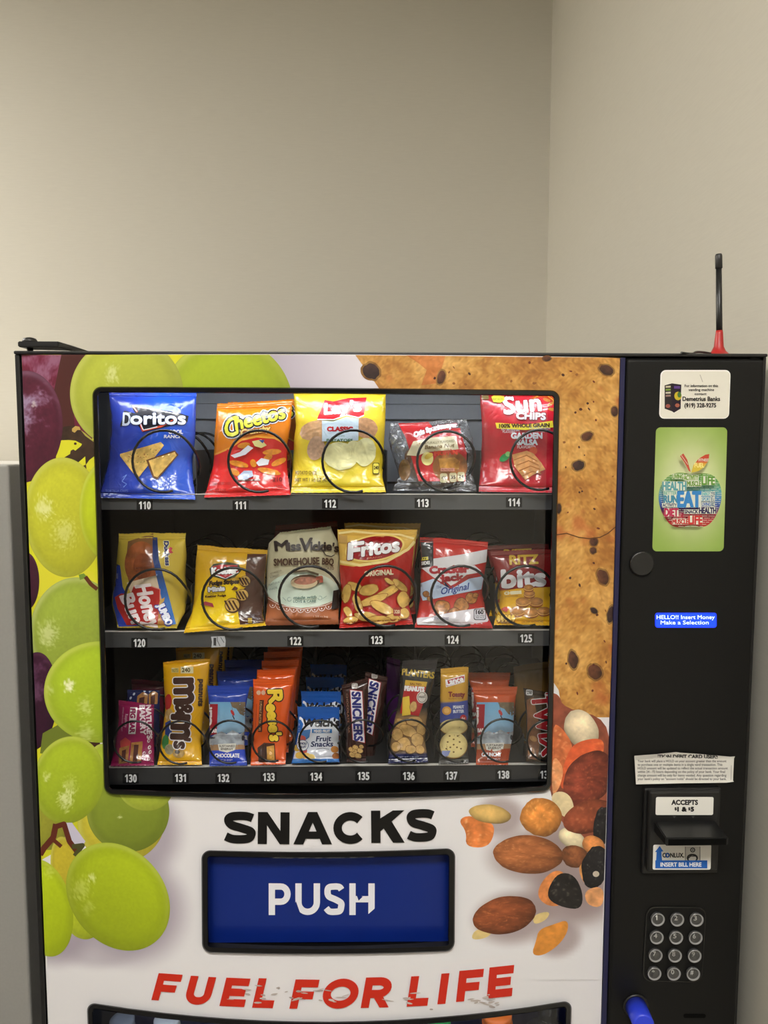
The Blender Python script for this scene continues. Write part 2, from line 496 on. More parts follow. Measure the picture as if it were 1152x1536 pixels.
# heavy grotesque capitals built from strokes (unit height), used for the big lettering
def arcpts(cx, cy, rx, ry, a0, a1, n=14):
    return [(cx + rx * math.cos(math.radians(a0 + (a1 - a0) * k / n)), cy + ry * math.sin(math.radians(a0 + (a1 - a0) * k / n))) for k in range(n + 1)]
def caps(ch, w, t):
    h = t / 2
    V = lambda x: [(x, 0), (x, 1)]
    def spl(p, n=6):
        p = np.array(p, float); out = []
        for i in range(len(p) - 1):
            a, b, c, d = p[max(i - 1, 0)], p[i], p[i + 1], p[min(i + 2, len(p) - 1)]
            for k in range(n):
                u = k / n; out.append(.5 * (2 * b + (c - a) * u + (2 * a - 5 * b + 4 * c - d) * u * u + (3 * b - a - 3 * c + d) * u ** 3))
        return [tuple(v) for v in out] + [tuple(p[-1])]
    q = {'S': [spl([(w - .10, .80), (w * .74, .985 - h), (w * .50, 1 - h), (w * .24, .97 - h), (h + .01, .74), (w * .24, .585), (w * .55, .49), (w - h - .02, .385), (w - h - .01, .26), (w * .76, .03 + h), (w * .5, h), (w * .26, .015 + h), (.07, .22)])],
         'C': [arcpts(w * .52, .5, w * .52 - h, .5 - h, 42, 318, 26)],
         'O': [arcpts(w / 2, .5, w / 2 - h, .5 - h, 0, 360, 36)],
         'U': [[(h, 1)] + arcpts(w / 2, .40, w / 2 - h, .40 - h, 180, 360, 16) + [(w - h, 1)]],
         'I': [V(h)], 'L': [V(h), [(0, h), (w, h)]],
         'E': [V(h), [(0, h), (w, h)], [(0, 1 - h), (w * .98, 1 - h)], [(0, .5), (w * .9, .5)]],
         'F': [V(h), [(0, 1 - h), (w, 1 - h)], [(0, .46), (w * .88, .46)]],
         'H': [V(h), V(w - h), [(h, .5), (w - h, .5)]],
         'P': [V(h), [(h, 1 - h)] + arcpts(w * .55, .66, w * .45 - h, .34 - h, 90, -90, 12) + [(h, .32 + h)]],
         'R': [V(h), [(h, 1 - h)] + arcpts(w * .53, .66, w * .45 - h, .34 - h, 90, -90, 12) + [(h, .32 + h)]],
         'N': [V(h), V(w - h)], 'K': [V(h)], 'A': []}[ch]
    f = {'N': [[(0, 1), (t * 1.05, 1), (w, 0), (w - t * 1.05, 0)]],
         'A': [[(0, 0), (t * 1.08, 0), (w / 2 + t * .5, 1), (w / 2 - t * .5, 1)], [(w, 0), (w - t * 1.08, 0), (w / 2 - t * .5, 1), (w / 2 + t * .5, 1)], [(w * .2, .17), (w * .8, .17), (w * .72, .17 + t * .8), (w * .28, .17 + t * .8)]],
         'K': [[(t * .6, .26), (t * .6, .26 + t * 1.5), (w - t * 1.25, 1), (w, 1)], [(w * .33, .52), (w * .33 + t * .9, .52 + t * .72), (w, 0), (w - t * 1.25, 0)]],
         'R': [[(w * .4, .34), (w * .4 + t * 1.05, .40), (w, 0), (w - t * 1.15, 0)]]}.get(ch, [])
    return q, f

def big_letter(art, ch, x0, y0, x1, y1, t, col, shear=0.0, rot=0.0, layer=None):
    """capital ch in the pixel box x0..x1 (before shear), y0 (top) .. y1 (baseline)"""
    H = y1 - y0; w = (x1 - x0) / H
    Q, Fp = caps(ch, w, t)
    c, sn = math.cos(math.radians(rot)), math.sin(math.radians(rot))
    def to(p):
        p = np.asarray(p, float); a = p[:, 0] * H + shear * p[:, 1] * H; b = p[:, 1] * H
        return np.stack([x0 + a * c + b * sn, y1 + a * sn - b * c], 1)
    P = []; F = []
    for pl in Q:
        pl = np.asarray(pl); n = len(pl); off = []
        closed = np.allclose(pl[0], pl[-1]) and n > 4
        for i in range(n):
            if closed: d = pl[(i + 1) % (n - 1)] - pl[(i - 1) % (n - 1)]
            else: d = pl[min(i + 1, n - 1)] - pl[max(i - 1, 0)]
            d = d / (np.hypot(*d) + 1e-9); off.append(np.array([-d[1], d[0]]) * t / 2)
        k = len(P)
        for i in range(n): P += [pl[i] + off[i], pl[i] - off[i]]
        F += [(k + 2 * i, k + 2 * i + 1, k + 2 * i + 3, k + 2 * i + 2) for i in range(n - 1)]
        art.layer += 1; art.add(to(P), F, col, layer); P = []; F = []
    for pl in Fp:
        art.layer += 1; art.add(to([np.asarray(p, float) for p in pl]), [tuple(range(len(pl)))], col, layer)

def lay(art, mapper, name, material, parent, unit=0.00012, base=0.0003, smooth=True, extra=None):
    """turn artwork into one mesh; mapper(P, off) gives points lifted off towards the viewer by off"""
    P, L, C, F = art.arrays()
    V = mapper(P, base + L * unit)
    if extra is not None:
        eV, eF, eC = extra
        n = len(eV); V = np.concatenate([eV, V]); C = np.concatenate([eC, C]); F = list(eF) + [tuple(i + n for i in f) for f in F]
    return link(name, mesh_from(V, F, smooth, C), material, parent)

# ================================================================== the room
WX = 0.474                                                     # right wall
d0 = ray([(824, 262)])[0]; BACKY = float(CAM[1] + d0[1] * (WX - CAM[0]) / d0[0])
CEIL = 3.2; LX = -3.6; FY = -5.5
def struct(name, a, b, material, label=None):
    o = MB().box(a, b).build(name, material); tag(o, label, None, None, 'structure'); return o
struct('wall_back', (LX - .1, BACKY, 0), (WX + .1, BACKY + .1, CEIL), M['wall'])
struct('wall_right', (WX, FY, 0), (WX + .1, BACKY, CEIL), M['wall'])
struct('wall_left', (LX - .1, FY, 0), (LX, BACKY, CEIL), M['wall'])
struct('wall_front', (LX - .1, FY - .1, 0), (WX + .1, FY, CEIL), mat('darkened_far_wall', (150, 142, 128), 0.7))  # unseen wall, colour darkened to weaken its reflection in the glass
struct('floor', (LX - .1, FY - .1, -.1), (WX + .1, BACKY + .1, 0), mat('grey_carpet', (96, 92, 86), 0.9, bump=.4, bscale=300))
struct('ceiling', (LX - .1, FY - .1, CEIL), (WX + .1, BACKY + .1, CEIL + .1), mat('ceiling_tile', (225, 222, 214), 0.8))
o = struct('door_1', (-0.55, FY, 0), (0.35, FY + .04, 2.1), mat('brown_door_wood', (84, 52, 24), 0.45))

def ceiling_light(x, y, k):
    t = empty('ceiling_light', (x, y, CEIL - .03), 'flat white light panel set in the ceiling', 'ceiling light', 'ceiling light panels')
    MB().box((x - .62, y - .32, CEIL - .03), (x + .62, y - .29, CEIL)).box((x - .62, y + .29, CEIL - .03), (x + .62, y + .32, CEIL)) \
        .box((x - .62, y - .29, CEIL - .03), (x - .59, y + .29, CEIL)).box((x + .59, y - .29, CEIL - .03), (x + .62, y + .29, CEIL)).build('frame', M['grey_metal'], t)
    MB().box((x - .59, y - .29, CEIL - .02), (x + .59, y + .29, CEIL - .005)).build('diffuser', glow_mat('lamp_diffuser', LAMP_COL, CEIL_LIGHT * k), t)
ceiling_light(-2.8, 0.5, 1.7)
ceiling_light(-0.16, -1.75, 1.06)
ceiling_light(-2.2, -3.4, 0.4)

# ------------------------------------------------------------------ grey cabinet at the left edge
nb = empty('grey_cabinet', (-1.0, 0.8, 0), 'tall pale grey cabinet cut off by the left edge, beside the vending machine', 'cabinet')
NY = 0.45
nxr = float(pt(30, 1120, NY)[0]); nzt = float(pt(10, 697, NY)[2])
MB().box((nxr - .7, NY, .04), (nxr, NY + .05, nzt), .004).build('door', M['grey_metal'], nb)
MB().box((nxr - .695, NY + .05, .0), (nxr - .004, 1.15, float(pt(20, 703, NY + .06)[2])), .003).build('body', M['grey_side'], nb)

# ================================================================== the vending machine
VM = empty('vending_machine', (0, 0.45, 0), 'black snack vending machine printed with grapes, cookies and nuts', 'vending machine')

def rr(c, bt, bb, inset, r, n=8, ns=14):
    """rounded outline in pixels: corners TL TR BR BL, bulge (px, downwards) of top and bottom edge"""
    TL, TR, BR, BL = [np.array(p, float) for p in c]
    W = np.hypot(*(TR - TL)); H = np.hypot(*(BL - TL))
    x0, x1, y0, y1 = inset, W - inset, inset, H - inset
    P = []
    for cx, cy, a0, nxt in ((x1 - r, y0 + r, -90, 'v'), (x1 - r, y1 - r, 0, 'h'), (x0 + r, y1 - r, 90, 'v'), (x0 + r, y0 + r, 180, 'h')):
        P += [(cx + r * math.cos(math.radians(a0 + 90 * k / n)), cy + r * math.sin(math.radians(a0 + 90 * k / n))) for k in range(n + 1)]
        if a0 == 0: P += [(x1 - r + (x0 - x1 + 2 * r) * k / ns, y1) for k in range(1, ns)]
        if a0 == 180: P += [(x0 + r + (x1 - x0 - 2 * r) * k / ns, y0) for k in range(1, ns)]
    P = np.array(P); s, t = P[:, 0] / W, P[:, 1] / H
    return st(c, bt, bb, s, t)
def st(c, bt, bb, s, t):
    TL, TR, BR, BL = [np.array(p, float) for p in c]
    s = np.asarray(s, float)[:, None]; t = np.asarray(t, float)[:, None]
    q = TL * (1 - s) * (1 - t) + TR * s * (1 - t) + BR * s * t + BL * (1 - s) * t
    q[:, 1] += (4 * s * (1 - s) * (bt * (1 - t) + bb * t))[:, 0]
    return q
def ring_frame(name, c, bt, bb, w, r, mapper, h, back, material, parent):
    A = rr(c, bt, bb, 0, r); B = rr(c, bt, bb, 1.5, r - 1); D = rr(c, bt, bb, w - 1.5, max(r - w + 1, 3)); E_ = rr(c, bt, bb, w, max(r - w, 2))
    rows = [mapper(A, -.001), mapper(A, h * .7), mapper(B, h), mapper(D, h), mapper(E_, h * .7), mapper(E_, -back)]
    n = len(A); V = np.concatenate(rows); F = []
    for k in range(len(rows) - 1):
        F += [(k * n + i, k * n + (i + 1) % n, (k + 1) * n + (i + 1) % n, (k + 1) * n + i) for i in range(n)]
    F += [((len(rows) - 1) * n + i, (len(rows) - 1) * n + (i + 1) % n, (i + 1) % n, i) for i in range(n)]
    me = mesh_from(V, F, False)
    bm = bmesh.new(); bm.from_mesh(me); bmesh.ops.recalc_face_normals(bm, faces=bm.faces); bm.to_mesh(me); bm.free()
    return link(name, me, material, parent)

WIN = [(138, 580), (840, 585.5), (827.5, 1187), (156, 1191.5)]; WBT, WBB = -1, 10
DEL = [(302, 1275), (683, 1272), (682, 1427), (303, 1429)]; DBT, DBB = 4, 4
LOW = [(130, 1503), (858, 1500), (843, 1900), (146, 1905)]; LBT, LBB = 31, 40

# cabinet shell
Y1 = 0.92; ZL = 0.06
cab = MB()
xi0, xi1 = -HALF + .018, HALF - .018
cab.box((-HALF, 0.004, ZL), (-HALF + .018, Y1, TOPZ), .002)
cab.box((HALF - .018, 0.004, ZL), (HALF, Y1, TOPZ), .002)
cab.box((-HALF + .018, 0.012, TOPZ - .02), (HALF - .018, Y1, TOPZ))
cab.box((-HALF + .018, Y1 - .02, ZL), (HALF - .018, Y1, TOPZ - .02))
cab.box((-HALF + .018, 0.03, ZL), (HALF - .018, Y1 - .02, ZL + .02))
for x in (-HALF + .05, HALF - .05):
    for y in (.1, Y1 - .1): cab.lathe([(.02, 0), (.02, ZL + .002)], (x, y, 0), n=12)
cab.build('cabinet', M['black'], VM)

ztop = float(door_pt([(480, 531.5)])[0][2]); zbot = 0.12
xpl = float(door_pt([(47, 900)])[0][0]); xpr = float(door_pt([(919, 900)])[0][0])
xs0 = float(door_pt([(925, 900)])[0][0]); xs1 = float(pt(930, 900, -.006)[0])
MB().box((-HALF, -.006, ztop + .001), (HALF, .012, TOPZ), .0015).build('top_trim', M['soft_black'], VM)
MB().box((-HALF, -.003, zbot), (xpl - .002, .004, ztop + .001), .001).build('side_trim', M['soft_black'], VM)
MB().box((xpr + .0005, -.004, zbot), (xs1 - .0008, .02, ztop), .0008).build('door_gasket', M['navy'], VM)
# hinge arm on the top left corner
hy = .0
h0 = pt(31, 517, hy); h1 = pt(92, 517, hy); h2 = pt(162, 526.5, .12)
hz = h0[2]
hg = MB()
hg.prism([(h0[0], hy - .008, hz - .0035), (h1[0], hy - .008, hz - .0035), (h2[0], hy + .1, TOPZ - .0005), (h2[0], hy + .14, TOPZ - .0005), (h1[0], hy + .03, hz - .0035), (h0[0], hy + .02, hz - .0035)], (0, 0, .0065))
hgo = hg.build('hinge_arm', M['soft_black'], VM, bev=.001)
MB().lathe([(.0085, 0), (.0085, .002), (.007, .0045), (.003, .0058)], (h0[0] + .009, hy + .004, hz + .003), n=20).build('hinge_bolt', M['black'], hgo)
MB().lathe([(.0035, -.012), (.0035, 0)], (h0[0] + .009, hy + .004, hz - .003), n=14).build('hinge_pin', M['black'], hgo)

# inner linings
XI0 = -HALF + .02; XI1 = xs1 + .03; IB = 0.62
zc = float(pt(500, 572, .1)[2])
zmid = float(pt(500, 1215, .05)[2]); zlow = float(pt(500, 1470, .05)[2])
inn = MB()
inn.box((XI0, .03, zbot), (XI0 + .004, IB, TOPZ - .022)).box((XI1, .03, zbot), (XI1 + .004, IB, TOPZ - .022))
inn.box((XI0, IB, zbot), (XI1, IB + .004, TOPZ - .022)).box((XI0, .012, zmid - .01), (XI1, IB, zmid)).box((XI0, .05, zlow), (XI1, IB, zlow + .01))
inn.build('inner_lining', M['inner'], VM)
zr1 = float(pt(500, 742, .05)[2])
SB = .35
gs = MB().box((XI0 + .004, SB, zr1 + .002), (XI1, SB + .003, TOPZ - .024))
gs.box((XI0 + .004, SB - .012, float(pt(500, 606, SB)[2])), (XI1, SB, float(pt(500, 604, SB)[2]))).box((XI0 + .004, SB - .02, float(pt(500, 629, SB)[2])), (XI1, SB, float(pt(500, 626, SB)[2])))
gs.build('lit_back_sheet', M['inner_lit'], VM)  # lamp-lit top of the back lining, its brightness put into a paler grey
tz = float(door_pt([(490, 566)])[0][2])
tb = MB().tube([(XI0 + .02, .028, tz + .012), (XI1 - .06, .028, tz + .012)], .008, 12).build('lamp_tube', glow_mat('window_lamp', TUBE_COL, TUBE_LIGHT), VM)
tz2 = float(pt(490, 1499, .05)[2])
MB().tube([(XI0 + .02, .05, tz2), (XI1 - .06, .05, tz2)], .006, 12).build('lamp_tube', glow_mat('drink_lamp', (.75, .85, 1), TUBE2_LIGHT), VM)

# ------------------------------------------------------------------ the printed door panel
def edge_z(c, bt, bb, which):
    s = np.linspace(0, 1, 60); q = door_pt(st(c, bt, bb, s, np.full(60, 0.0 if which == 't' else 1.0)), 0)
    return lambda X: np.interp(X, q[:, 0], q[:, 2])
def edge_x(c, which):
    t = np.linspace(.05, .95, 10); q = door_pt(st(c, 0, 0, np.full(10, 0.0 if which == 'l' else 1.0), t), 0)
    return float(q[:, 0].mean())
IN = .006
holes = []
for c, bt, bb in ((WIN, WBT, WBB), (DEL, DBT, DBB), (LOW, LBT, LBB)):
    ft, fb = edge_z(c, bt, bb, 't'), edge_z(c, bt, bb, 'b')
    holes.append((edge_x(c, 'l') + .004, edge_x(c, 'r') - .004, (lambda X, f=ft: f(X) - .004), (lambda X, f=fb: f(X) + .004)))
xs = sorted(set([xpl, xpr] + [h[0] for h in holes] + [h[1] for h in holes] + list(np.linspace(xpl, xpr, 61))))
V = []; F = []
for a, b in zip(xs, xs[1:]):
    if b - a < 1e-6: continue
    mid = (a + b) / 2
    cuts = [(ztop, ztop)]
    for h in holes:
        if h[0] < mid < h[1]:
            cuts += [(float(h[2](a)), float(h[2](b))), (float(h[3](a)), float(h[3](b)))]
    cuts.append((zbot, zbot))
    for i in range(0, len(cuts), 2):
        (ta, tb_), (ba, bb_) = cuts[i], cuts[i + 1]
        k = len(V)
        V += [(a, bow(a), ta), (b, bow(b), tb_), (b, bow(b), bb_), (a, bow(a), ba)]
        F.append((k, k + 3, k + 2, k + 1))
V = np.array(V, float)
WHITE = (228, 226, 228)
dC = np.tile(lin(WHITE), (len(V), 1))
# folded edges (thickness) of the panel
k = len(V)
Ve = []
for X, z0, z1 in ((xpl, ztop, zbot), (xpr, ztop, zbot)):
    Ve += [(X, bow(X), z0), (X, bow(X), z1), (X, bow(X) + .003, z1), (X, bow(X) + .003, z0)]
dF = list(F) + [(k, k + 3, k + 2, k + 1), (k + 4, k + 5, k + 6, k + 7)]
dV = np.concatenate([V, np.array(Ve)]); dC = np.concatenate([dC, np.tile(lin((60, 60, 60)), (8, 1))])

A = Art()
XL_ = lambda y: 32.4 + 39 * (y - 530) / 1006          # left and right limits of the print in pixels
def xl(y): return XL_(y)
def xr(y): return 932.2 - 22.0 * (y - 535) / 665
def shadow_field(shs, dark=(160, 150, 162)):
    """the grey halos printed under the fruit in the artwork, taken together"""
    dk = np.array(dark, float); wt = np.array(WHITE, float)
    def f(x, y):
        keep = np.ones(len(x))
        for cx, cy, rx, ry, rot, k in shs:
            c_, s_ = math.cos(math.radians(rot)), math.sin(math.radians(rot))
            p = ((x - cx) * c_ + (y - cy) * s_) / rx; q_ = (-(x - cx) * s_ + (y - cy) * c_) / ry
            s = np.clip((1 - np.hypot(p, q_)) / .5, 0, 1); s = s * s * (3 - 2 * s) * k
            keep *= 1 - s
        return wt * keep[:, None] + dk * (1 - keep[:, None])
    return f
def clampx(x, y):
    return np.clip(x, xl(y), xr(y))
def grape(cx, cy, rx, ry, base, rot=0, seed=0, rim=(214, 218, 120), dark=None, hl=(), bloom=0.0, bloomc=(170, 150, 175), mott=.10, rimw=.06):
    base = np.array(base, float); rim = np.array(rim, float)
    dark = base * .62 if dark is None else np.array(dark, float)
    def f(a, b, x, y):
        r = np.sqrt(a * a + b * b)
        n = noise(x, y, seed, 5, .05); n2 = noise(x, y, seed + 3, 3, .35)
        g = np.clip(.5 + .45 * (b * .7 + a * .35) + .25 * n, 0, 1)[:, None]      # lighter above, deeper below
        c = base * (1.12 - .30 * g)
        e = np.clip((r - .72) / .28, 0, 1)[:, None]
        c = c * (1 - .35 * e) + dark * .35 * e
        c = c * (1 + mott * (n + .5 * n2))[:, None]
        rm = np.exp(-((r - .965) / rimw) ** 2)[:, None] * np.clip(.55 + .6 * (-a * .6 - b * .6), 0, 1)[:, None]
        c = c * (1 - .5 * rm) + rim * .5 * rm
        if bloom:
            bl = np.clip((n + .35 * n2 + .55 - 1.1 * np.hypot(a + .1, b + .25)) * 1.6, 0, 1)[:, None] * bloom
            c = c * (1 - bl) + np.array(bloomc) * bl
        for hx, hy_, hr, hk in hl:
            d = np.hypot((x - hx) / hr, (y - hy_) / (hr * 1.3))
            k = np.clip((.95 - d + .75 * n2 + .3 * noise(x, y, seed + 9, 2, .6)) * 1.5, 0, 1)[:, None] * hk
            c = c * (1 - k) + np.array((242, 244, 205)) * k
        return c
    s0 = len(A.P)
    A.ell(cx, cy, rx, ry, f, rot)
    A.P[-1][:, 0] = clampx(A.P[-1][:, 0], A.P[-1][:, 1])
    A.P[-1][:, 1] = np.maximum(A.P[-1][:, 1], 532.2)

# --- left side: the grape print
def gbg(x, y):
    n = noise(x, y, 4, 4, .03)
    return np.array((208, 206, 40.)) * (1 + .1 * n)[:, None]
A.poly([(62, 1190), (298, 1190), (298, 1480), (72, 1480)], shadow_field([(205, 1250, 84, 88, 0, .8), (196, 1362, 106, 100, 45, .9), (85, 1395, 72, 66, 0, .85), (150, 1420, 80, 40, 0, .5)]), 5)
A.poly([(32.4, 532), (440, 532), (452, 592), (150, 592), (150, 1195), (150, 1240), (62, 1290)] + [(xl(y), y) for y in range(1280, 540, -40)], gbg, 14)
# white gap in the print at the top, with its printed purple-grey shadow
def gap_tone(x, y):
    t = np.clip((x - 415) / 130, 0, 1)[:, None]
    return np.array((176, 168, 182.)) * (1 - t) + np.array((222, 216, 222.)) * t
A.poly([(405, 532), (545, 533), (572, 592), (405, 592)], gap_tone, 9)
grape(80, 585, 78, 110, (112, 34, 58), 0, 1, (150, 90, 110), (60, 20, 35), bloom=.5, mott=.2)
A.poly([(92, 532), (128, 532), (108, 580), (112, 640), (142, 668), (142, 700), (80, 690), (70, 640)], (74, 36, 32), 12)
grape(340, 612, 100, 104, (158, 176, 42), 0, 8, mott=.06)
grape(190, 590, 85, 84, (176, 184, 66), -5, 2, hl=((168, 562, 12, .5),), mott=.06)
A.poly([(84, 650), (96, 640), (112, 638), (120, 645), (132, 655), (142, 662), (142, 704), (86, 700)], lambda x, y: np.array((58, 42, 30.)) * (1 + .3 * noise(x, y, 6, 3, .12))[:, None], 4)
YG = (214, 212, 46)
A.poly([(92, 660.5), (103, 660), (113, 661), (123, 666), (121.5, 669), (113, 676), (110, 674), (106, 676), (105, 681), (95, 687), (84, 687), (84, 678)], YG)
A.poly([(117, 694), (128, 684.5), (128.5, 697), (122, 700)], YG); A.poly([(129, 697), (134, 690), (142, 684), (142, 704), (130, 704)], YG)
A.poly([(108, 643), (113, 639), (119, 640), (121, 645), (116, 645), (112, 649), (108, 647)], (190, 158, 84)); A.poly([(121, 645), (128, 650), (142, 662), (142, 664), (128, 654)], (170, 160, 70)); A.ell(113, 665.5, 2.2, 2, (70, 48, 30))
grape(36, 640, 58, 84, (88, 32, 52), 3, 3, (165, 140, 165), (48, 16, 26), bloom=.95, bloomc=(158, 136, 166), mott=.22, hl=((50, 608, 5, .4),))
A.poly([(58, 838), (140, 858), (146, 880), (120, 890), (56, 895)], (214, 208, 52))
grape(97, 776, 60, 90, (193, 194, 52), -4, 5, hl=((66, 762, 16, .6), (95, 800, 20, .35)), mott=.09)
grape(164, 765, 45, 76, (186, 200, 36), 0, 6, mott=.06)
grape(38, 872, 21, 44, (64, 26, 44), 0, 7, (120, 80, 100), (30, 12, 20), mott=.2)
grape(112, 946, 67, 80, (150, 168, 62), 5, 9, hl=((72, 950, 17, .45),), rim=(210, 214, 150), mott=.10)
A.poly([(118, 862), (126, 860), (131, 866), (120, 870)], (110, 140, 50)); A.line([(128, 865), (136, 876), (146, 884)], 6, (92, 48, 28))
grape(52, 1052, 34, 74, (56, 20, 44), 4, 10, (110, 60, 90), (26, 8, 20), bloom=.25, mott=.25)
A.poly([(64, 1100), (100, 1080), (150, 1100), (150, 1140), (60, 1130)], (104, 116, 40))
A.poly([(130, 1112), (150, 1112), (150, 1135), (138, 1128)], (60, 34, 24))
grape(150, 1038, 84, 76, (166, 190, 44), 0, 11, hl=((103, 1028, 9, .95), (76, 1035, 6, .4), (130, 1100, 14, .35), (128, 1060, 12, .35)), mott=.07)
grape(152, 1168, 24, 52, (166, 186, 54), 0, 12)
grape(72, 1235, 34, 40, (150, 150, 50), 0, 13)
grape(182, 1232, 66, 62, (196, 184, 56), -20, 15)
grape(192, 1217, 62, 61, (128, 144, 46), 10, 14, rim=(170, 180, 90), hl=((180, 1226, 3, .6),), mott=.05)
grape(218, 1180, 42, 36, (172, 186, 62), 10, 16)
grape(103, 1170, 53, 66, (164, 184, 42), 12, 17, hl=((70, 1166, 7, .55), (98, 1200, 14, .6), (105, 1178, 12, .3)), mott=.08)
A.poly([(96, 1234), (108, 1234), (128, 1262), (120, 1276), (98, 1262)], (196, 192, 210))
grape(102, 1310, 24, 56, (188, 172, 48), -12, 18)
for p, wd in (([(84, 1236), (80, 1256), (66, 1272), (60, 1282)], 9), ([(84, 1240), (96, 1236), (104, 1262), (116, 1278)], 8), ([(78, 1258), (92, 1270)], 6)):
    A.line(p, wd, (92, 40, 26))
A.line([(108, 1270), (124, 1268), (112, 1284)], 7, (72, 72, 36))
grape(128, 1375, 30, 34, (176, 190, 44), 0, 19)
grape(66, 1362, 42, 74, (182, 202, 30), -12, 20, hl=((74, 1308, 8, .25),), mott=.06)
grape(177, 1345, 88, 70, (166, 184, 32), 50, 21, hl=((139, 1316, 7, .55), (122, 1335, 16, .25), (132, 1362, 10, .2)), rim=(196, 206, 110), mott=.08)

# --- right side: cookie and trail mix print
def cookie(x, y):
    n = noise(x, y, 31, 5, .022); n2 = noise(x, y, 33, 4, .11); n3 = noise(x, y, 37, 3, .4)
    base = np.array((188, 137, 68.)); lo = np.array((158, 104, 48.)); hi = np.array((212, 164, 94.))
    t = np.clip(.5 + .7 * n + .5 * n2 + .25 * n3, 0, 1)[:, None]
    c = np.where(t < .5, lo * (1 - 2 * t) + base * 2 * t, base * (2 - 2 * t) + hi * (2 * t - 1))
    c = c * (1 + .10 * n3)[:, None]
    red = np.clip(noise(x, y, 41, 3, .03) * 2 - .75, 0, .55)[:, None]
    return c * (1 - red) + np.array((168, 78, 40.)) * red
A.poly([(533, 532.6), (640, 533.5), (760, 535), xr(537) * np.array([1, 0]) + np.array([0, 536.5])] + [(xr(y), y) for y in range(560, 1075, 40)] +
       [(xr(1076), 1076), (893, 1076), (878, 1074), (860, 1065), (842, 1060), (838, 1035), (828, 1020), (828, 600), (575, 592), (553, 560)], cookie, 3.2)
A.poly([(610, 533), (668, 534), (665, 545), (655, 575), (632, 578), (640, 555), (628, 545)], lambda x, y: cookie(x, y) * np.array((.95, .78, .74)), 4)
def chip(cx, cy, rx, ry, rot=0, c=(58, 38, 34), s=0):
    A.ell(cx, cy, rx * 1.25, ry * 1.25, lambda a, b, x, y: cookie(x, y) * .72, rot, wob=.2, seed=s)
    A.ell(cx, cy, rx, ry, lambda a, b, x, y: np.array(c, float) * (1 + .3 * noise(x, y, s, 3, .2) - .3 * (a + b)[..., ] * .5)[:, None], rot, rings=4, wob=.22, seed=s)
for i, (cx, cy, rx, ry, rot) in enumerate([(557, 557, 13, 11, 40), (910, 555, 11, 7, 25), (881, 654, 9, 6, -30), (868, 698, 9, 7, -20), (922, 617, 5, 7, 0), (820, 538, 6, 4, 0), (838, 763, 4, 7, 0),
                                            (891, 813, 6, 6, 0), (904, 866, 8, 11, -25), (916, 922, 5, 12, 8), (860, 990, 7, 13, -8), (892, 1008, 10, 11, -10), (891, 916, 6, 4, 35), (890, 826, 5, 5, 0), (662, 566, 6, 10, 20)]):
    chip(cx, cy, rx, ry, rot, (58 + (i % 3) * 14, 40 + (i % 3) * 6, 36), i)
rnd = random.Random(3)
for i in range(46):
    if i < 14: x, y = rnd.uniform(640, 910), rnd.uniform(540, 578)
    else: y = rnd.uniform(590, 1060); x = rnd.uniform(846, xr(y) - 6)
    c = rnd.choice([(84, 44, 28), (110, 52, 30), (70, 40, 30), (140, 90, 44)])
    A.ell(x, y, rnd.uniform(1, 2.8), rnd.uniform(1, 2.2), c, rnd.uniform(0, 90), wob=.3, seed=i)
A.line([(830, 803), (850, 800), (868, 806), (884, 808), (900, 806), (912, 800), (xr(790), 790)], 1.6, (96, 60, 30))
# trail mix
def blob(pts_or_e, c, seed, k=.22, hl=None, f=.08, stretch=None):
    c = np.array(c, float)
    def fn(*q):
        x, y = q[-2], q[-1]
        X, Y = (x, y) if stretch is None else (x * stretch[0], y * stretch[1])
        n = noise(X, Y, seed, 4, f); n2 = noise(X, Y, seed + 5, 3, f * 4)
        o = c * (1 + k * n + k * .5 * n2)[:, None]
        if hl is not None:
            g = np.clip(n2 * 1.8 - .55, 0, .7)[:, None]; o = o * (1 - g) + np.array(hl, float) * g
        if len(q) == 4:
            a, b = q[0], q[1]; r = np.clip(np.hypot(a, b), 0, 1)
            o = o * (1.08 - .34 * r ** 3 - .12 * (a + b))[:, None]
        return o
    if isinstance(pts_or_e, tuple):
        cx, cy, rx, ry, rot = pts_or_e[:5]
        A.ell(cx, cy, rx, ry, fn, rot, wob=pts_or_e[5] if len(pts_or_e) > 5 else .08, seed=seed, pw=pts_or_e[6] if len(pts_or_e) > 6 else 2.0)
    else:
        # smooth the outline a little and fill on a grid
        p = np.array(pts_or_e, float)
        for _ in range(2):
            q = np.roll(p, -1, 0); p = np.stack([.75 * p + .25 * q, .25 * p + .75 * q], 1).reshape(-1, 2)
        A.poly([tuple(v) for v in p], fn, 3.0)
    A.P[-1][:, 0] = clampx(A.P[-1][:, 0], A.P[-1][:, 1])
A.poly([(688, 1190), (xr(1190), 1190), (xr(1470), 1470), (688, 1470)], shadow_field([(878, 1290, 100, 120, 0, .8), (805, 1285, 92, 54, 0, .7), (772, 1376, 76, 50, -8, .75), (750, 1225, 46, 38, 0, .7), (850, 1345, 80, 54, 0, .7), (838, 1408, 44, 34, -20, .7)], (150, 132, 132)), 5)
blob([(820, 1040), (838, 1040), (845, 1062), (xr(1080), 1078), (xr(1150), 1150), (xr(1300), 1300), (870, 1270), (820, 1200)], (140, 76, 56), 50)
blob((872, 1094, 30, 24, 60), (222, 204, 170), 51, .12)
blob([(828, 1085), (842, 1090), (862, 1120), (850, 1160), (836, 1188), (828, 1192)], (200, 108, 64), 52, .25, (240, 190, 130))
blob([(850, 1130), (866, 1112), (902, 1106), (908, 1122), (896, 1150), (850, 1185), (838, 1180)], (212, 94, 54), 53, .15, (240, 140, 80))
blob([(828, 1130), (846, 1150), (842, 1175), (832, 1192), (828, 1190)], (222, 150, 100), 153, .25, (250, 220, 180))
